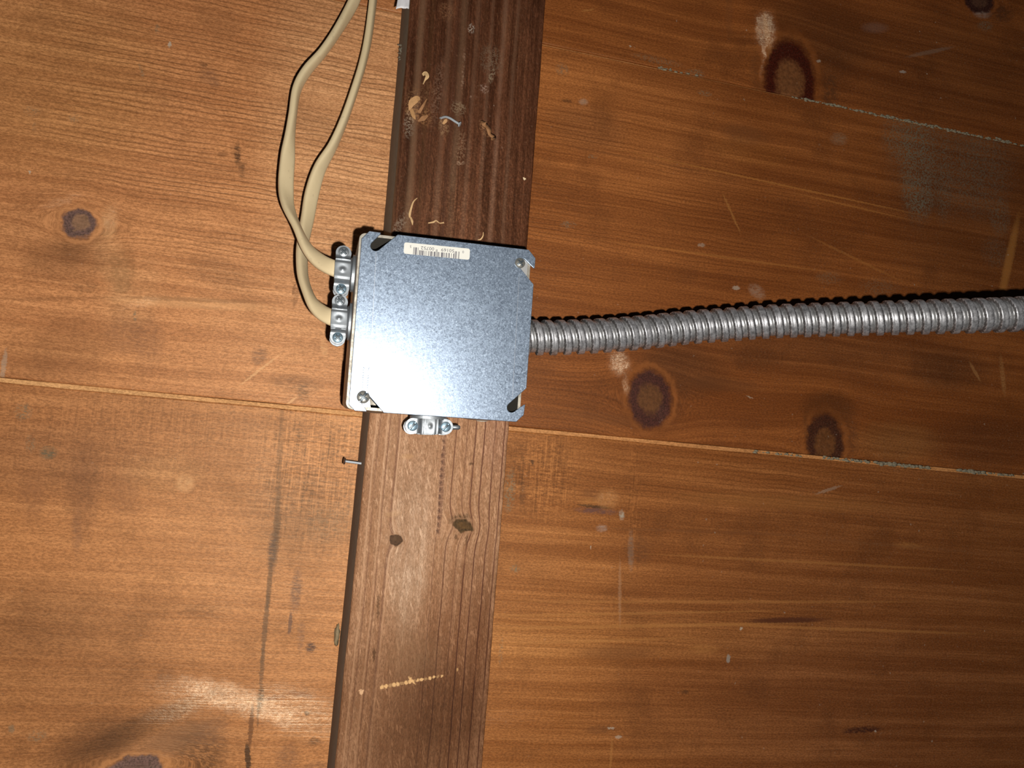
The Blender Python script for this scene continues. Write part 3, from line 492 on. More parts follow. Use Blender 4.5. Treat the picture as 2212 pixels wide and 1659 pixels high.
upper_stud_m = wood('dark_stained_stud_wood', 33.0, (0.185, 0.068, 0.033), (0.042, 0.012, 0.0048), vertical=True, w0=WS, warp=5.0, rough=0.50, bumpd=0.35, blotch=(0.07, 0.024, 0.011), grain=1.0, tilt=0.022, fuzz=0.5, specks=0.6, speck_col=(0.34, 0.22, 0.16), spec=0.3, crumble=True, fibre=0.35,
    lines=[ln(852, 400, 1.2, (0.20, 0.085, 0.05), 0.6, 0.8), ln(872, 400, 1.6, GB, 0.75, 0.8), ln(908, 400, 1.9, GB, 0.75, 0.8), ln(930, 400, 1.2, (0.075, 0.03, 0.012), 0.5, 0.8), ln(968, 400, 1.6, GB2, 0.5, 0.8), ln(985, 400, 1.2, (0.07, 0.025, 0.014), 0.6, 0.8), ln(1000, 400, 2.2, GB, 0.55, 0.8), ln(1030, 400, 1.4, GB2, 0.5, 0.8), ln(1062, 400, 1.2, (0.20, 0.10, 0.06), 0.4, 0.8), ln(1090, 400, 1.5, (0.21, 0.11, 0.07), 0.45, 0.8), ln(1118, 400, 1.2, GB2, 0.45, 0.8), ln(1045, 400, 0.9, (0.075, 0.027, 0.012), 0.5, 0.8)],
    marks=[(E4(893, 232, 12, 26, 10, WS), (0.42, 0.22, 0.10), 0.85, 0.5), (E4(884, 268, 9, 22, 8, WS), (0.26, 0.19, 0.14), 0.8, 0.6), (E4(912, 250, 16, 18, -20, WS), (0.26, 0.12, 0.05), 0.7, 0.6), (E4(958, 272, 9, 16, 0, WS), (0.30, 0.17, 0.09), 0.75, 0.6), (E4(905, 205, 30, 20, 20, WS), (0.18, 0.085, 0.04), 0.5, 0.7), (E4(945, 200, 8, 50, 8, WS), (0.22, 0.12, 0.08), 0.5, 0.7),
           (E4(1048, 278, 7, 14, -30, WS), (0.34, 0.165, 0.075), 0.7, 0.6), (E4(1060, 285, 60, 90, 0, WS), (0.14, 0.052, 0.026), 0.35, 0.8), (E4(1018, 62, 5, 8, 0, WS), (0.6, 0.52, 0.44), 0.8, 0.5), (E4(1060, 130, 16, 22, 0, WS), (0.27, 0.19, 0.13), 0.45, 0.7), (E4(1046, 192, 7, 8, 0, WS), (0.42, 0.28, 0.22), 0.7, 0.5), (E4(1062, 165, 5, 14, 20, WS), (0.36, 0.27, 0.18), 0.6, 0.6), (E4(990, 234, 12, 10, -20, WS), (0.34, 0.24, 0.15), 0.5, 0.7), (E4(1133, 386, 3, 3, 0, WS), (0.8, 0.6, 0.4), 0.9, 0.4), (E4(1001, 150, 3, 40, 4, WS), (0.36, 0.22, 0.15), 0.5, 0.6), (E4(996, 320, 7, 26, 4, WS), (0.26, 0.15, 0.09), 0.5, 0.7), (E4(995, 352, 8, 4, 0, WS), (0.34, 0.21, 0.14), 0.6, 0.6), (E4(965, 25, 12, 14, 0, WS), (0.3, 0.14, 0.07), 0.5, 0.7),
           (E4(1060, 440, 80, 110, 0, WS), (0.23, 0.10, 0.055), 0.4, 0.8), (E4(930, 470, 60, 60, 0, WS), (0.19, 0.075, 0.035), 0.35, 0.8), (E4(1010, 40, 110, 90, 0, WS), (0.075, 0.024, 0.010), 0.35, 0.8), (E4(862, 488, 8, 26, 30, WS), (0.26, 0.19, 0.14), 0.6, 0.6), (E4(1110, 90, 24, 60, 0, WS), (0.2, 0.13, 0.09), 0.3, 0.8)])

def stud(name, label, v0, v1, ul0, ul1, ur0, ur1, bl0, bl1, mat, seed):
    """a flat-laid timber; ul/ur: left and right front arris at v0 and v1, bl: left back arris"""
    rnd = random.Random(seed); n = 70; vs = []; fs = []; mi = []
    for i in range(n + 1):
        t = i / n; v = v0 + (v1 - v0) * t; L = ul0 + (ul1 - ul0) * t; R = ur0 + (ur1 - ur0) * t; B = bl0 + (bl1 - bl0) * t
        j1 = 0.5 * mnoise.noise(Vector((v * 0.02, seed, 0))) + 0.25 * mnoise.noise(Vector((v * 0.15, seed, 0)))
        j2 = 0.5 * mnoise.noise(Vector((v * 0.02, seed, 5))) + 0.35 * mnoise.noise(Vector((v * 0.15, seed, 5)))
        vs += [(B + j1 * .6, v, 0.02), (L + j1, v, WS - 1.6), (L + j1 + 0.5, v, WS - 0.5), (L + j1 + 1.6, v, WS), (L * .6 + R * .4, v, WS + 0.12), (R + j2 - 1.6, v, WS), (R + j2 - 0.5, v, WS - 0.5), (R + j2, v, WS - 1.6), (R + j2 - 0.8, v, 0.02)]
    for i in range(n):
        for q in range(9):
            q2 = (q + 1) % 9; fs.append((i * 9 + q, i * 9 + q2, i * 9 + 9 + q2, i * 9 + 9 + q)); mi.append(1 if q in (0, 7) else 0)
    fs += [tuple(range(9))[::-1], tuple(range(n * 9, n * 9 + 9))]; mi += [0, 0]
    o = link(name, vs, fs, [mat, side_m], None, True, mi, origin=(0, 0, 0)); auto_smooth(o, 60)
    return tag(o, label, 'stud')
VJ = 88.0
lower_stud = stud('wall_stud', 'pale rough-sawn timber stud below the metal box, with two small knots', -560, VJ - 0.4, 34.6, 34.6, 124.4, 124.3, 32.4, 32.4, lower_stud_m, 2)
upper_stud = stud('wall_stud', 'dark-stained dusty timber stud above the metal box, holding a bent nail', VJ + 0.4, 700, 37.4, 28.6, 127.4, 125.5, 35.1, 25.6, upper_stud_m, 9)
# torn splinters standing off the dark stud
raw_m = plain('raw_orange_wood', (0.50, 0.27, 0.115), 0.75, 0.35, 0.5)
raw2_m = plain('raw_brown_wood', (0.33, 0.155, 0.065), 0.8, 0.35, 0.5)
def ribbon(pts, widths, th=0.35, twist=0.0):
    m = MB(); P = catmull(pts, 5); n = len(P); vs = []; fs = []
    for i, p in enumerate(P):
        t = _n(P[min(i + 1, n - 1)] - P[max(i - 1, 0)]); s = _n(t.cross(Vector((0, 0, 1))) + Vector((1e-4, 0, 0))); nn = s.cross(t)
        a = twist * i / n; s2 = s * math.cos(a) + nn * math.sin(a); n2 = _n(s2.cross(t))
        f = i / (n - 1) * (len(widths) - 1); j = min(int(f), len(widths) - 2); wdt = widths[j] + (widths[j + 1] - widths[j]) * (f - j)
        vs += [p - s2 * wdt / 2 - n2 * th / 2, p + s2 * wdt / 2 - n2 * th / 2, p + s2 * wdt / 2 + n2 * th / 2, p - s2 * wdt / 2 + n2 * th / 2]
    for i in range(n - 1):
        for q in range(4): fs.append((i * 4 + q, i * 4 + (q + 1) % 4, i * 4 + 4 + (q + 1) % 4, i * 4 + 4 + q))
    fs += [(3, 2, 1, 0), tuple(range(n * 4 - 4, n * 4))]
    return m.add(vs, fs)
def px3(L): return [W3(x, y, w) for x, y, w in L]
for pts, wds, mt in [([(884, 238, 38.1), (890, 222, 39.2), (901, 214, 40.0), (907, 216, 40.6)], (1.0, 4.6, 4.4, 1.0), raw_m), ([(888, 236, 38.2), (893, 250, 39.6), (897, 258, 40.0)], (2.4, 2.6, 0.6), raw_m), ([(905, 244, 38.2), (914, 228, 39.2), (922, 214, 38.4)], (2.0, 1.6, 0.4), raw2_m),
                     ([(903, 262, 38.2), (914, 256, 39.4), (924, 250, 39.0)], (0.6, 3.4, 1.2), raw2_m), ([(957, 268, 38.1), (962, 262, 39.0), (965, 258, 39.4)], (1.2, 2.4, 1.0), raw_m)]:
    ribbon(px3(pts), wds, 0.5).build('splinter', mt, upper_stud)

# ------------------------------------------------------------------ junction box
BC = (68.1, 84.6); BA = math.radians(1.4)
def BT(x, y, w):
    """box coordinates; the box is racked, its front leaning out three degrees at the top"""
    t = (w - WS) / 54.0
    return Vector((BC[0] + x * math.cos(BA) - y * math.sin(BA), BC[1] + x * math.sin(BA) + y * math.cos(BA), w + (0.068 * y + 0.025 * x) * t))
def galv():
    g = NT('galvanised_steel'); P = g.vec('SCALE', g.node('ShaderNodeTexCoord').outputs['Object'], 1000.0)
    vo = g.node('ShaderNodeTexVoronoi', feature='F1'); g.put(vo.inputs['Vector'], g.vec('ADD', P, g.vec('SCALE', g.vec('SUBTRACT', (0.5, 0.5, 0.5), P), 0.0))); vo.inputs['Scale'].default_value = 0.85
    sp = g.node('ShaderNodeSeparateColor'); g.put(sp.inputs[0], vo.outputs['Color'])
    n1 = g.noise(P, 1.35, 3, 0.6); n2 = g.noise(P, 0.05, 2, 0.5)
    k = g.range(g.mad(sp.outputs[0], 0.3, g.mad(n1, 0.75, g.mul(n2, 0.15))), 0.36, 0.86)
    c = g.mix(k, (0.140, 0.180, 0.252), (0.218, 0.276, 0.372))
    fl = g.range(n1, 0.60, 0.70, 0, 0.6); c = g.mix(fl, c, (0.38, 0.45, 0.55))
    return g.out(color=c, rough=g.mad(n1, 0.30, g.mad(sp.outputs[1], 0.08, 0.145)), metal=0.54, normal=g.bump(g.mad(n1, 1.0, g.mul(sp.outputs[2], 0.3)), 0.03, 0.5))
galv_m = galv()
box_m = metal('box_steel', (0.27, 0.25, 0.22), 0.52, 0.75, 0.18, 0.3)
inner_m = metal('dull_box_steel', (0.36, 0.36, 0.34), 0.55, 0.5, 0.15, 0.3)
zinc_m = metal('zinc_plate', (0.27, 0.295, 0.33), 0.47, 0.75, 0.12, 0.5)
blue_zinc_m = metal('bluish_zinc_screw', (0.22, 0.32, 0.41), 0.40, 0.75, 0.12, 0.8)
steel_m = metal('bright_steel', (0.46, 0.45, 0.42), 0.32, 0.75, 0.08, 0.8)

jb = thing('junction_box', 'square galvanised metal junction box with flat cover, fixed on the studs', 'junction box', (BC[0], BC[1], WS))
def rrect(x0, y0, x1, y1, r, n=6):
    out = []
    for cx, cy, a in ((x1 - r, y1 - r, 0), (x0 + r, y1 - r, 90), (x0 + r, y0 + r, 180), (x1 - r, y0 + r, 270)):
        out += [(cx + r * math.cos(math.radians(a + 90 * i / n)), cy + r * math.sin(math.radians(a + 90 * i / n))) for i in range(n + 1)]
    return out
BX0, BX1, BY0, BY1, BF = -51.9, 48.3, -50.0, 49.9, 92.0
def shell():
    m = MB(); o_ = rrect(BX0, BY0, BX1, BY1, 3.5); i_ = rrect(BX0 + 1.8, BY0 + 1.8, BX1 - 1.8, BY1 - 1.8, 2.2); n = len(o_)
    rings = [[(x, y + (3.8 if y < 0 else 0), WS + 0.15) for x, y in o_], [(x, y, BF - 0.5) for x, y in o_], [(x * 0.996, y * 0.996, BF) for x, y in o_], [(x, y, BF) for x, y in i_], [(x, y + (3.8 if y < 0 else 0), WS + 2.0) for x, y in i_]]
    vs = [BT(*p) for r in rings for p in r]; fs = []
    for j in range(4):
        for i in range(n): fs.append((j * n + i, j * n + (i + 1) % n, j * n + n + (i + 1) % n, j * n + n + i))
    fs += [tuple(range(n))[::-1], tuple(range(4 * n, 5 * n))]
    return m.add(vs, fs)
body = auto_smooth(shell().build('box_body', box_m, jb), 40)
for sgn in (1, -1):                                             # the two screw ears
    pts = [(46.5, 48.1), (46.5, 30.0), (43.5, 34.5), (38.5, 37.5), (36.0, 41.0), (34.5, 48.1)]
    if sgn < 0: pts = [(-x * 1.0 - (BX0 + 51.9) - 3.5, -y) for x, y in pts]
    tag(MB().prism(pts, BF - 1.6, BF - 0.15, BT).build('screw_ear', metal('ear_steel', (0.36, 0.36, 0.37), 0.45, 0.6, 0.12, 0.5), jb), 'flat corner ear that takes a cover screw')
# knockouts pressed in the sides and back
def knockout(c, axis, r):
    o = MB().lathe(c, axis, [(r, 0.0), (r, 0.35), (r - 0.8, 0.5), (0.01, 0.5)], 28).build('knockout', box_m, jb, True); return auto_smooth(o, 35)
ex = BT(1, 0, 0) - BT(0, 0, 0); ey = BT(0, 1, 0) - BT(0, 0, 0); ez = Vector((0, 0, 1))
for x in (-30, 0, 28): knockout(BT(x, BY1 - 0.1, 64), ey, 10.5)
for x in (-34, 30): knockout(BT(x, BY0 + 2.2, 64), -ey, 10.5)
for y in (-30, 33): knockout(BT(BX1 - 0.1, y, 64), ex, 10.5)
knockout(BT(BX0 + 0.1, -32, 64), -ex, 10.5)
for x, y in ((-38, 36), (36, -37), (0, 0)): knockout(BT(x, y, WS + 1.9), ez, 11.5)
# cover
def arc(cx, cy, r, a0, a1, n=8): return [(cx + r * math.cos(math.radians(a0 + (a1 - a0) * i / n)), cy + r * math.sin(math.radians(a0 + (a1 - a0) * i / n))) for i in range(n + 1)]
TLc = [(-50.6, 46.0), (-46.6, 50.8), (-40.1, 50.7), (-40.3, 49.7)] + arc(-42.5, 42.7, 2.75, 140, 312, 9) + [(-30.6, 50.7)]
TRc = [(y, -x) for x, y in TLc]; BRc = [(y, x) for x, y in TLc][::-1]; BLc = [(x, -y) for x, y in TLc][::-1]
TRc = [(50.6 if abs(x) > 50.5 else x, y) for x, y in TRc]
# going round clockwise: upper left (slot opens on top edge), upper right (right edge), lower right (right edge), lower left (bottom edge)
outline = TLc + [(46.3, 50.7)] + [(50.6, 46.2)] + TRc[2:] + BRc[:-2] + [(50.2, -46.3), (46.0, -50.6)] + BLc[:-2] + [(-46.6, -50.7), (-50.2, -47.5)]
cover = MB().prism(outline, BF + 0.2, BF + 1.4, BT).build('cover', galv_m, jb)
tag(cover, 'flat galvanised cover plate with four corner slots'); bevel(cover, 0.3, 2, 40)
WC = BF + 1.4
# scored lines and stamped marks on the cover
fold_m = metal('score_line_steel', (0.42, 0.46, 0.54), 0.4, 0.7)
for (x0, y0), (x1, y1) in (((-41.9, 39.6), (-39.9, -38.0)), ((41.5, 34.4), (42.7, -37))):
    MB().tube([BT(x0, y0, WC - 0.02), BT(x1, y1, WC - 0.02)], 0.16, 6).build('score_line', fold_m, cover)
def text_mesh(body_, size):
    cu = bpy.data.curves.new('lettering', 'FONT'); cu.body = body_; cu.size = size; cu.align_x = 'CENTER'; cu.align_y = 'CENTER'; cu.resolution_u = 2
    o = bpy.data.objects.new('lettering', cu); C.objects.link(o)
    bpy.context.view_layer.update()
    me = bpy.data.meshes.new_from_object(o.evaluated_get(bpy.context.evaluated_depsgraph_get()))
    vs = [(v.co.x, v.co.y) for v in me.vertices]; fs = [tuple(p.vertices) for p in me.polygons]
    bpy.data.objects.remove(o); bpy.data.curves.remove(cu); bpy.data.meshes.remove(me)
    return vs, fs
def put_text(m, s, size, cx, cy, w, deg, thick=0.12, stretch=1.0):
    vs, fs = text_mesh(s, size); a = math.radians(deg); n = len(vs)
    f = lambda x, y, z: BT(cx + x * stretch * math.cos(a) - y * math.sin(a), cy + x * stretch * math.sin(a) + y * math.cos(a), z)
    m.add([f(x, y, w + thick) for x, y in vs], fs)
    # side skirts so that letters have depth
    ed = {}
    for fc in fs:
        for i in range(len(fc)):
            a_, b_ = fc[i], fc[(i + 1) % len(fc)]; ed[(min(a_, b_), max(a_, b_))] = ed.get((min(a_, b_), max(a_, b_)), 0) + 1
    for (a_, b_), c in ed.items():
        if c == 1: m.add([f(*vs[a_], w + thick), f(*vs[b_], w + thick), f(*vs[b_], w - 0.05), f(*vs[a_], w - 0.05)], [(0, 1, 2, 3)])
def ringmark(m, cx, cy, r, a0=0, a1=360):
    pts = [BT(cx + r * math.cos(math.radians(a0 + (a1 - a0) * i / 28)), cy + r * math.sin(math.radians(a0 + (a1 - a0) * i / 28)), WC) for i in range(29)]
    m.tube(pts, 0.26, 6)
m = MB(); ringmark(m, 45.0, -20.5, 2.45); put_text(m, 'UL', 2.6, 45.0, -20.5, WC, 150, 0.2); m.build('stamped_mark', galv_m, cover)
m = MB(); ringmark(m, 44.9, -26.4, 2.1, -60, 240); ringmark(m, 44.9, -26.4, 1.35); put_text(m, 'A', 1.8, 44.9, -26.4, WC, 180, 0.2); m.build('stamped_mark', galv_m, cover)
rnd = random.Random(5); m = MB()                                   # worn, unreadable stamping by the lower left screw
for row, x in enumerate((-43.6, -40.9)):
    for i in range(9):
        y = -26.5 - i * 1.35; a = rnd.uniform(0, 3.1); l = rnd.uniform(0.35, 0.7)
        m.tube([BT(x + l * math.cos(a), y + l * math.sin(a), WC), BT(x, y, WC + 0.04), BT(x - l * math.cos(a + 0.9), y - l * math.sin(a + 0.9), WC)], 0.16, 5)
m.build('stamped_mark', galv_m, cover); m = MB()
for i in range(10):
    y = 8 - i * 0.9; a = rnd.uniform(0, 3.1); m.tube([BT(39.4 + 0.5 * math.cos(a), y + 0.4 * math.sin(a), WC), BT(39.4, y, WC + 0.03), BT(39.4 - 0.5 * math.cos(a), y - 0.1, WC)], 0.12, 5)
m.build('stamped_mark', galv_m, cover)
# barcode sticker, upside down
paper_m = plain('sticker_paper', (0.66, 0.655, 0.62), 0.5, 0.05, 0.2); ink_m = plain('barcode_ink', (0.10, 0.095, 0.12), 0.6)
def ST(x, y, w): return BT(-7.6 + x * math.cos(math.radians(0.9)) - y * math.sin(math.radians(0.9)), 43.75 + x * math.sin(math.radians(0.9)) + y * math.cos(math.radians(0.9)), w)
label = MB().prism(rrect(-19.0, -3.3, 19.0, 3.2, 1.2), WC, WC + 0.12, ST).build('barcode_label', paper_m, jb); tag(label, 'white paper sticker with an upside-down barcode')
Lc = ['0001101', '0011001', '0010011', '0111101', '0100011', '0110001', '0101111', '0111011', '0110111', '0001011']
code = '050169007525'; bits = '101' + ''.join(Lc[int(c)] for c in code[:6]) + '01010' + ''.join(''.join('10'[int(b)] for b in Lc[int(c)]) for c in code[6:]) + '101'
mod = 26.6 / 95; m = MB(); i = 0
while i < 95:
    if bits[i] == '1':
        j = i
        while j < 95 and bits[j] == '1': j += 1
        x1 = 13.0 - i * mod; x0 = 13.0 - j * mod                     # runs right to left: the sticker is upside down
        long_ = i < 10 or i > 84 or 45 <= i < 50
        m.box((x0, -3.28, WC + 0.12), (x1, 0.9 if long_ else -0.5, WC + 0.15), ST); i = j
    else: i += 1
a09 = math.degrees(0)
def digits(s, x, y, size, stretch=1.0):
    p = ST(x, y, 0); vx = p - BT(0, 0, 0); cx = vx.dot(ex); cy = vx.dot(ey)
    put_text(m, s, size, cx, cy, WC + 0.12, 180.9, 0.03, stretch)
digits('50169', 6.0, 0.95, 2.7, 1.15); digits('00752', -5.6, 0.95, 2.7, 1.15); digits('0', 15.0, 0.9, 2.1); digits('5', -15.3, 1.1, 2.1)
m.build('barcode_print', ink_m, label)

recess_m = metal('screw_recess_shade', (0.10, 0.12, 0.14), 0.45, 0.6)  # dark recess faces: the shadow inside the recess is put into their colour
def screw(name, c, r, axis, up, mat, parent, dome=1.1, slot_deg=45, kind='cross', shank=6.0):
    """a pan-head screw with its driver recess pressed in; c on the surface the head sits on"""
    d = _n(Vector(axis)); x = _n(Vector(up) - d * Vector(up).dot(d)); y = d.cross(x); c = Vector(c); m = MB(); R = 14; N = 44
    ca, sa = math.cos(math.radians(slot_deg)), math.sin(math.radians(slot_deg)); vs = []; fs = []
    rs = [r * (q / R) ** 0.9 for q in range(R + 1)]
    for q, rr in enumerate(rs):
        for i in range(N):
            t = 2 * math.pi * i / N; px, py = rr * math.cos(t), rr * math.sin(t); a, b = px * ca + py * sa, -px * sa + py * ca
            h = 0.5 + dome * (1 - (rr / r) ** 2) ** 0.75
            s1 = abs(b) < r * 0.17 and abs(a) < r * (1.1 if kind != 'cross' else 0.72); s2 = kind != 'slot' and abs(a) < r * 0.15 and abs(b) < r * 0.68
            if s1 or s2: h -= 0.9 if rr < r * 0.9 else 0.4
            vs.append(c + d * h + x * px + y * py)
    for q in range(R):
        for i in range(N): fs.append((q * N + i, q * N + (i + 1) % N, q * N + N + (i + 1) % N, q * N + N + i))
    k0 = R * N
    for i in range(N): t = 2 * math.pi * i / N; vs.append(c + x * (r * math.cos(t)) + y * (r * math.sin(t)) )
    for i in range(N): fs.append((k0 + i, k0 + (i + 1) % N, k0 + N + (i + 1) % N, k0 + N + i))
    fs.append(tuple(range(k0 + N, k0 + 2 * N)))
    m.add(vs, fs); m.lathe(c - d * shank, d, [(r * 0.42, 0), (r * 0.5, 0.6), (r * 0.5, shank)], 12)
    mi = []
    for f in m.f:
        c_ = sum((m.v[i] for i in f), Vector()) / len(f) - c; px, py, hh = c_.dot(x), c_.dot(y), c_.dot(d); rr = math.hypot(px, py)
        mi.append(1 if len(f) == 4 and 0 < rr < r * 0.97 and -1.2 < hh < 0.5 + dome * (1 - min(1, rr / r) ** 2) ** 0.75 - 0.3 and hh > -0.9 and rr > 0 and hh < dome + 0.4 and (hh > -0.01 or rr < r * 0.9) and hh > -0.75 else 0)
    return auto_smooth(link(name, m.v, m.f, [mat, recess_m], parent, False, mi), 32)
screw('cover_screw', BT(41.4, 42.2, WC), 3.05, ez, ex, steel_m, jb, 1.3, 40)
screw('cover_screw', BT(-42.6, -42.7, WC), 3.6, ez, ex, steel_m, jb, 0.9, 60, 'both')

# ------------------------------------------------------------------ cable clamps
def clamp(label, c, e1, e2, half, spacing, wide, wz, s_deg, screws_mat, wall_dist, kinds, tip=False):
    """c: middle of the strap in (u, v); e1 along the strap from screw to screw, e2 away from the box"""
    e1 = _n(Vector((*e1, 0))); e2 = _n(Vector((*e2, 0))); e3 = Vector((0, 0, 1)); c = Vector((*c, wz))
    t = thing('cable_clamp', label, 'cable clamp', tuple(c), 'screw cable clamps on the junction box')
    def plate(name, up, z0, th, bulge):
        nx, ny = 56, 12; vs = []; fs = []
        for side in (0, 1):
            for i in range(nx + 1):
                s = -half + 2 * half * i / nx
                q = max(0.0, (abs(s) - (half - wide * 0.5)) / (wide * 0.5)); hwid = wide / 2 * math.sqrt(max(0.0, 1 - q * q)) if q > 0 else wide / 2
                hwid = max(hwid, 0.35) * (1 - 0.07 * (1 - min(1, abs(abs(s) - spacing * 0.33) / 3)))
                for j in range(ny + 1):
                    y = (-1 + 2 * j / ny) * hwid
                    a = abs(s); flat = spacing / 2 - 3.4
                    k = min(1, max(0, (flat - a) / 1.6)); k = k * k * (3 - 2 * k)
                    h = bulge * k * (1 - 0.22 * (y / (wide / 2)) ** 2)
                    h += 0.55 * math.exp(-((a - flat + 0.2) / 0.8) ** 2) * (1 if bulge > 0 else 0) - 0.5 * math.exp(-((a - flat + 2.2) / 0.7) ** 2)
                    h += 0.9 * math.exp(-((s * s + y * y) / 1.5)) * (1 if bulge > 0 else 0) - 0.45 * math.exp(-((s * s + y * y) / 9.0))
                    vs.append(c + e1 * s + e2 * y + e3 * (z0 + up * h + (0 if side == 0 else -th)))
        M = (nx + 1) * (ny + 1)
        for side in (0, 1):
            for i in range(nx):
                for j in range(ny):
                    a = side * M + i * (ny + 1) + j; fs.append((a, a + 1, a + ny + 2, a + ny + 1))
        rim = [i * (ny + 1) for i in range(nx + 1)] + [nx * (ny + 1) + j for j in range(1, ny + 1)] + [i * (ny + 1) + ny for i in range(nx - 1, -1, -1)] + [j for j in range(ny - 1, 0, -1)]
        for a, b in zip(rim, rim[1:] + rim[:1]): fs.append((a, b, b + M, a + M))
        return auto_smooth(MB().add(vs, fs).build(name, zinc_m, t), 50)
    plate('strap', 1, 0.0, 1.3, 2.6); plate('saddle', -1, -8.2, 1.3, 1.2)
    inner = -wide / 2; L = wall_dist - wide / 2
    m = MB().lathe(c - e2 * wall_dist - e3 * 4.6, e2, [(11.2, 0.0), (11.2, 1.7), (9.6, 2.0), (9.2, max(2.4, L - 0.4)), (8.4, L + 0.5), (6.2, L + 0.6), (6.0, 0.4)], 40, 1.0, 0.62, e1); m.f = m.f[:-2]
    auto_smooth(m.build('collar', zinc_m, t), 35)
    for s, kd, dg, mt in zip((-1, 1), kinds, s_deg, screws_mat):
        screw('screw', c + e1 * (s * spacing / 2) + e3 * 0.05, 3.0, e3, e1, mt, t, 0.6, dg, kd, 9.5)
    if tip: MB().lathe(c + e1 * (half - 3) - e3 * 2.2, e1, [(1.5, 0), (1.5, 6.4), (1.0, 7.6)], 14).build('screw_tip', zinc_m, t, True)
    return t
LDIR = (0.02, -1)
clamp('upper of the two zinc cable clamps on the left side of the metal box', (8.2, 114.7), (0.8, -22.1), (-1, -0.02), 14.9, 22.1, 9.0, 74.5, (45, 40), (zinc_m, blue_zinc_m), 7.2, ('cross', 'both'))
clamp('lower of the two zinc cable clamps on the left side of the metal box', (9.1, 85.8), (0.9, -21.6), (-1, -0.02), 14.7, 21.6, 9.0, 74.5, (45, 45), (zinc_m, blue_zinc_m), 7.4, ('both', 'cross'))
clamp('empty zinc cable clamp under the bottom edge of the metal box', (67.2, 28.9), (19.5, 1.2), (0.03, -1), 14.2, 19.6, 9.2, 74.0, (50, 45), (blue_zinc_m, blue_zinc_m), 5.9, ('slot', 'slot'), True)

# ------------------------------------------------------------------ cables
def cable_mat():
    g = NT('cream_cable_sheath'); P = g.vec('SCALE', g.node('ShaderNodeTexCoord').outputs['Object'], 1000.0)
    c = g.mix(g.noise(P, 0.05, 3, 0.6), (0.64, 0.505, 0.305), (0.78, 0.635, 0.41))
    c = g.mix(g.range(g.noise(P, 0.25, 4, 0.65), 0.6, 0.75, 0, 0.4), c, (0.36, 0.29, 0.19))
    return g.out(color=c, rough=0.48, normal=g.bump(g.noise(P, 0.4, 2), 0.12, 0.4))
cable_m = cable_mat()
def cable(label, pts, a=9.6, b=4.7):
    """pts: (px, py, w, twist): twist 0 shows the flat side to the room, 90 its thin edge"""
    n_ = 10; P = catmull([W3(x, y, w) for x, y, w, t in pts], n_); T = [p.x for p in catmull([(t, 0, 0) for *_, t in pts], n_)]
    n = len(P); K = 20; vs = []; fs = []
    for i, p in enumerate(P):
        t = _n(P[min(i + 1, n - 1)] - P[max(i - 1, 0)]); nn = _n(Vector((0, 0, 1)) - t * t.z); s = t.cross(nn); th = math.radians(T[i])
        A = s * math.cos(th) + nn * math.sin(th); B = -s * math.sin(th) + nn * math.cos(th)
        for q in range(K):
            f = 2 * math.pi * q / K; cx, sy = math.cos(f), math.sin(f)
            ex_ = math.copysign(abs(cx) ** 0.75, cx) * a / 2; ey_ = math.copysign(abs(sy) ** 0.62, sy) * b / 2
            vs.append(p + A * ex_ + B * ey_)
    for i in range(n - 1):
        for q in range(K): fs.append((i * K + q, i * K + (q + 1) % K, i * K + K + (q + 1) % K, i * K + K + q))
    fs += [tuple(range(K))[::-1], tuple(range((n - 1) * K, n * K))]
    o = link('electrical_cable', vs, fs, cable_m, None, True); return tag(o, label, 'cable', 'flat cream cables into the box')
cable('flat cream cable bowing furthest left, entering the upper left clamp', [(806, -130, 24, 75), (786, -60, 20, 70), (766, 0, 17, 62), (731, 63, 20, 78), (697, 113, 23, 84), (662, 154, 25, 78), (641, 194, 27, 78), (632, 251, 29, 80), (626, 300, 31, 64), (621, 345, 33, 30), (617.5, 400, 37, 20), (622, 445, 43, 50), (643, 494, 52, 72), (664, 535, 59, 52), (690, 563, 65, 18), (719, 579, 70, 0), (745, 586, 70, 0), (775, 590, 70, 0)])
cable('flat cream cable crossing behind the other, entering the lower left clamp', [(818, -130, 10, 70), (813, -60, 13, 72), (806, 0, 16, 76), (796, 78, 18, 78), (784, 135, 20, 82), (768, 188, 22, 84), (743, 260, 23, 82), (718, 317, 24, 74), (691, 364, 25, 52), (674, 417, 26, 34), (664.5, 470, 28, 44), (655, 520, 34, 56), (652, 556, 41, 58), (655, 600, 49, 62), (670, 643, 58, 60), (691, 671, 65, 22), (716, 686, 70, 0), (742, 692, 70, 0), (772, 696, 70, 0)])

# ------------------------------------------------------------------ flexible conduit
def conduit_mat():
    g = NT('spiral_aluminium'); t = g.node('ShaderNodeTexCoord').outputs['Object']; P = g.vec('SCALE', t, 1000.0)
    n1 = g.noise(P, 0.28, 4, 0.65); n2 = g.noise(P, 1.6, 2, 0.6)
    k = g.range(g.mad(n1, 0.7, g.mul(n2, 0.35)), 0.36, 0.68)
    c = g.mix(k, (0.27, 0.265, 0.285), (0.66, 0.665, 0.72))
    return g.out(color=c, rough=g.mad(n1, 0.24, 0.31), metal=0.72, normal=g.bump(n2, 0.05, 0.4))
conduit_m = conduit_mat()
cpath = [(1120, 729, 65), (1148, 729, 65), (1214, 729, 65), (1315, 724, 65.5), (1400, 717, 66), (1480, 708, 68), (1575, 701, 74), (1675, 694, 84), (1835, 689, 101), (1984, 685, 119), (2100, 682, 131), (2212, 678, 140), (2420, 668, 156), (2640, 655, 166), (2860, 640, 168)]
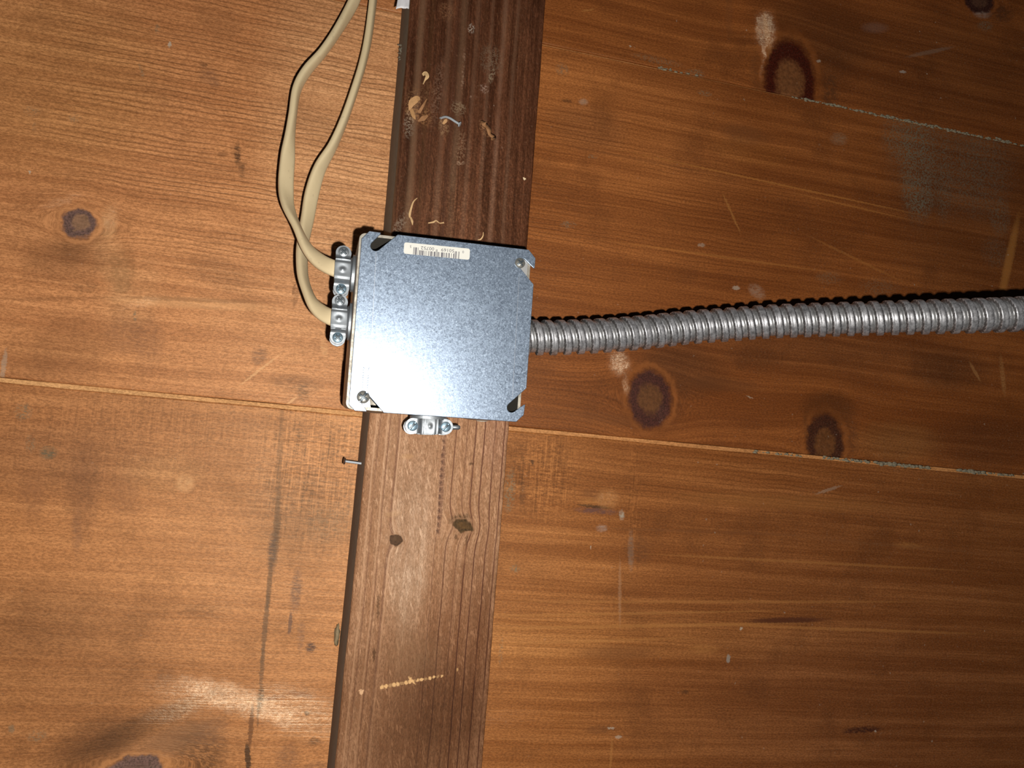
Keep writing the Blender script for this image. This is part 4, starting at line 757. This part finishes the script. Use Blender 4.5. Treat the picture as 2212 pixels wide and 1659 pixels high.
def conduit():
    P = catmull([W3(*p) for p in cpath], 24)
    L = [0.0]
    for a, b in zip(P, P[1:]): L.append(L[-1] + (b - a).length)
    step, pitch, K = 0.45, 8.9, 56; tot = L[-1]; n = int(tot / step); vs = []; fs = []; j = 0
    def at(s):
        nonlocal j
        while j < len(L) - 2 and L[j + 1] < s: j += 1
        f = (s - L[j]) / (L[j + 1] - L[j]); return P[j].lerp(P[j + 1], f), _n(P[min(j + 2, len(P) - 1)] - P[max(j - 1, 0)])
    start = 3.4
    def prof(ph):
        x = ph % 1.0
        up = min(1, max(0, (x - 0.05) / 0.11)); dn = min(1, max(0, (0.66 - x) / 0.09)); sm = lambda q: q * q * (3 - 2 * q)
        r = 9.35 + 1.85 * sm(up) * sm(dn)
        if 0.2 < x < 0.6: r -= 0.12 * math.exp(-((x - 0.33) / 0.03) ** 2)
        return r + 0.28 * math.exp(-((x - 0.86) / 0.045) ** 2)
    for i in range(n + 1):
        p, t = at(start + (tot - start) * i / n); s = start + (tot - start) * i / n
        up = _n(Vector((0, 1, 0)) - t * t.y); fr = _n(t.cross(up))
        for q in range(K):
            th = 2 * math.pi * q / K                                # 0 at the top, running over the room side to the bottom
            r = prof((s / pitch) - th / (2 * math.pi) + 0.35)
            vs.append(p + (up * math.cos(th) + fr * math.sin(th)) * r)
    for i in range(n):
        for q in range(K): fs.append((i * K + q, i * K + (q + 1) % K, i * K + K + (q + 1) % K, i * K + K + q))
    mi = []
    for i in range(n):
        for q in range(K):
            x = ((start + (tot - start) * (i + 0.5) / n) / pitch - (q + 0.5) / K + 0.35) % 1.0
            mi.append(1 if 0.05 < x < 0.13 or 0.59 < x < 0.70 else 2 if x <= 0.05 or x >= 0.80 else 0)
    return vs, fs, mi
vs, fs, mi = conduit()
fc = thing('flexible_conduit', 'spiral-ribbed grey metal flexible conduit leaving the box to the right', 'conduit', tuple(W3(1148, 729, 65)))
link('conduit_hose', vs, fs, [conduit_m, metal('shaded_rib_edge', (0.13, 0.125, 0.13), 0.5, 0.6, 0.3, 0.6), metal('shaded_rib_groove', (0.40, 0.40, 0.42), 0.40, 0.65, 0.35, 0.4)], fc, True, mi)  # rib walls and grooves darker: shade between the ribs put into the colour
c0 = BT(BX1, 0, 65); cy_ = W3(1148, 729, 65).y
m = MB().lathe((c0.x - 3.0, cy_, 65), ex, [(8.9, 0), (8.9, 7.2), (8.2, 8.0), (6.5, 8.0)], 36)
m.box((c0.x + 1.0, cy_ + 2.0, 65 + 8.4), (c0.x + 5.6, cy_ + 6.2, 65 + 9.3)); auto_smooth(m.build('conduit_connector', zinc_m, fc), 40)

# ------------------------------------------------------------------ nails, tag, bits
nail_m = metal('shiny_nail', (0.60, 0.66, 0.74), 0.34, 0.4)
bn = thing('bent_nail', 'bent shiny nail sticking out of the dark upper stud', 'nail', tuple(W3(951, 256, 38)))
P = catmull([W3(948, 257, 35.5), W3(953, 255, 38.6), W3(962, 252.5, 42), W3(972, 255.5, 44.5), W3(983, 262.5, 46), W3(993, 268.5, 47)], 6)
auto_smooth(MB().tube(P, 0.78, 12).build('shank', nail_m, bn), 50)
dd = _n(P[-1] - P[-3]); auto_smooth(MB().lathe(P[-1] - dd * 0.2, dd, [(0.8, -0.6), (1.75, 0.0), (1.75, 0.45), (1.3, 0.6)], 20).build('nail_head', nail_m, bn), 35)
sn = thing('side_nail', 'straight nail driven halfway into the left side of the pale lower stud', 'nail', tuple(W3(781, 1001, 19)))
a, b = W3(786, 1002, 19), W3(744, 996, 21); d0 = _n(b - a)
auto_smooth(MB().tube([a, a.lerp(b, 0.5), b], 0.78, 12).build('shank', nail_m, sn), 50)
auto_smooth(MB().lathe(b - d0 * 0.3, d0, [(0.8, -0.4), (2.2, 0.0), (2.2, 0.5), (1.7, 0.75)], 20).build('nail_head', plain('dark_nail_head', (0.10, 0.08, 0.085), 0.4, 0.2, 0.5, 0.7), sn), 35)

# torn white tag folded over the stud's left arris at the top
def white_tag():
    nx, ny = 14, 40; vs = []; fs = []; rnd = random.Random(3)
    x0, x1 = W(859.5, 0, 40)[0], W(885.5, 0, 40)[0]; yb = W(870, 17, 40)[1]
    for side in (0, 1):
        for j in range(ny + 1):
            for i in range(nx + 1):
                f = i / nx; bot = yb - (1.6 * (1 - f) ** 2 - 0.6) - (0.9 if 0.45 < f < 0.9 else 0) * math.sin((f - 0.45) / 0.45 * math.pi) * 0.6 + 0.5 * mnoise.noise(Vector((f * 6, 2, 1)))
                v = bot + 75 * j / ny
                z = 38.55 + 1.5 * max(0, mnoise.noise(Vector((f * 3, v * 0.09, 5)))) + 0.5 * abs(mnoise.noise(Vector((f * 7, v * 0.2, 8)))) + (0.9 * (1 - j / 5) if j < 5 else 0)
                if f < 0.32: z -= (0.32 - f) * 3.0
                vs.append((x0 + (x1 - x0) * f - (0.0125 * (v - yb)) * 0.9 - (0.7 * (1 - f) * (1 - j / 4) if j < 4 else 0), v, z - side * 0.25))
    M = (nx + 1) * (ny + 1)
    for side in (0, 1):
        for j in range(ny):
            for i in range(nx):
                a = side * M + j * (nx + 1) + i; fs.append((a, a + 1, a + nx + 2, a + nx + 1))
    rim = list(range(nx + 1)) + [j * (nx + 1) + nx for j in range(1, ny + 1)] + [ny * (nx + 1) + i for i in range(nx - 1, -1, -1)] + [j * (nx + 1) for j in range(ny - 1, 0, -1)]
    for a, b in zip(rim, rim[1:] + rim[:1]): fs.append((a, b, b + M, a + M))
    return link('plastic_tag', vs, fs, plain('white_plastic', (0.74, 0.73, 0.78), 0.5, 0.06, 0.2), None, True)
tag(white_tag(), 'torn crumpled white plastic strip on the dark stud at the top edge', 'tag')

GS = 'wood shavings stuck on the dark upper stud'
shav_m = plain('wood_shaving', (0.62, 0.40, 0.20), 0.7, 0.3, 0.8)
for lab, pts, wds, tw, mt in [
    ('small pale curled shaving on the dark stud, topmost', [(913, 162, 38.3), (919, 158, 40.0), (923, 165, 40.4), (918, 173, 38.6), (914, 182, 38.3)], (1.6, 2.8, 2.6, 1.0, 0.5), 0.7, shav_m),
    ('long thin curved orange shaving on the left of the dark stud', [(901, 428, 38.3), (893, 436, 39.4), (888, 450, 39.6), (885, 462, 39.2), (885, 470, 38.5)], (0.4, 0.9, 1.2, 1.5, 1.2), 0.4, shav_m),
    ('tiny orange shaving standing just below the long curved shaving', [(887, 470, 38.3), (890, 478, 39.2), (891, 486, 38.4)], (1.2, 1.5, 0.4), 0.4, shav_m),
    ('thin flat orange shaving lying just above the top edge of the box', [(925, 482, 38.3), (936, 480, 38.8), (942, 477, 38.8), (950, 482, 38.4), (959, 481, 38.3)], (0.6, 1.1, 0.9, 0.5, 1.0), 0.2, shav_m),
    ('thin curled shaving above the box, rightmost on the dark stud', [(1044, 502, 38.3), (1043, 510, 39.0), (1038, 517, 38.8), (1032, 518, 38.3)], (0.5, 0.8, 0.9, 0.4), 0.3, shav_m),
    ('knobbly brown shred stuck right of the bent nail', [(1040, 262, 38.3), (1046, 268, 40.2), (1051, 273, 39.2), (1056, 281, 40.6), (1058, 290, 39.6), (1066, 296, 40.0), (1062, 302, 38.4)], (1.6, 4.0, 3.0, 3.6, 3.0, 4.6, 1.8), 0.8, raw2_m)]:
    o = ribbon(px3(pts), wds, 0.4 if 'knobbly' not in lab else 1.3, tw).build('wood_shaving', mt, None, 'knobbly' in lab); tag(o, lab, 'shaving', GS)

def lump(name, label, cat, c, rx, ry, rz, mat, seed, n=3, rough=0.35):
    bm = bmesh.new(); bmesh.ops.create_icosphere(bm, subdivisions=n, radius=1.0); vs = []
    for v in bm.verts:
        k = 1 + rough * mnoise.noise(v.co * 2.2 + Vector((seed, 0, 0))) + 0.5 * rough * mnoise.noise(v.co * 6 + Vector((0, seed, 0)))
        vs.append((c[0] + v.co.x * rx * k, c[1] + v.co.y * ry * k, c[2] + v.co.z * rz * k))
    fs = [tuple(x.index for x in f.verts) for f in bm.faces]; bm.free()
    return tag(link(name, vs, fs, mat, None, True), label, cat)
fuzz_m = plain('grey_fuzz', (0.19, 0.165, 0.125), 0.95, 0.4, 0.9)
putty_m = plain('grey_green_putty', (0.25, 0.185, 0.105), 0.8, 0.3, 0.5)
u, v = W(728, 1374, 3); lump('putty_lump', 'greyish lump of old putty by the left edge of the lower stud', 'putty', (u, v, 0.6), 1.7, 7.0, 3.4, putty_m, 4)
u, v = W(866, 110, 12)
fz = MB(); rnd = random.Random(8)
for i in range(46):
    a = rnd.uniform(-1.4, 1.4); l = rnd.uniform(1.2, 3.6); p = Vector((u + 1.6 + rnd.gauss(0, 0.5), v + rnd.gauss(0, 2.0), rnd.uniform(6, 14)))
    q = p + Vector((-l * abs(math.cos(a)), l * math.sin(a) * 0.8, rnd.gauss(0, 1.0))); fz.tube([p, p.lerp(q, 0.5) + Vector((rnd.gauss(0, .3), rnd.gauss(0, .3), rnd.gauss(0, .3))), q], [0.55, 0.42, 0.15], 5)
tag(fz.build('lint_tuft', fuzz_m), 'grey tuft of lint on the left edge of the dark stud', 'lint')['kind'] = 'stuff'
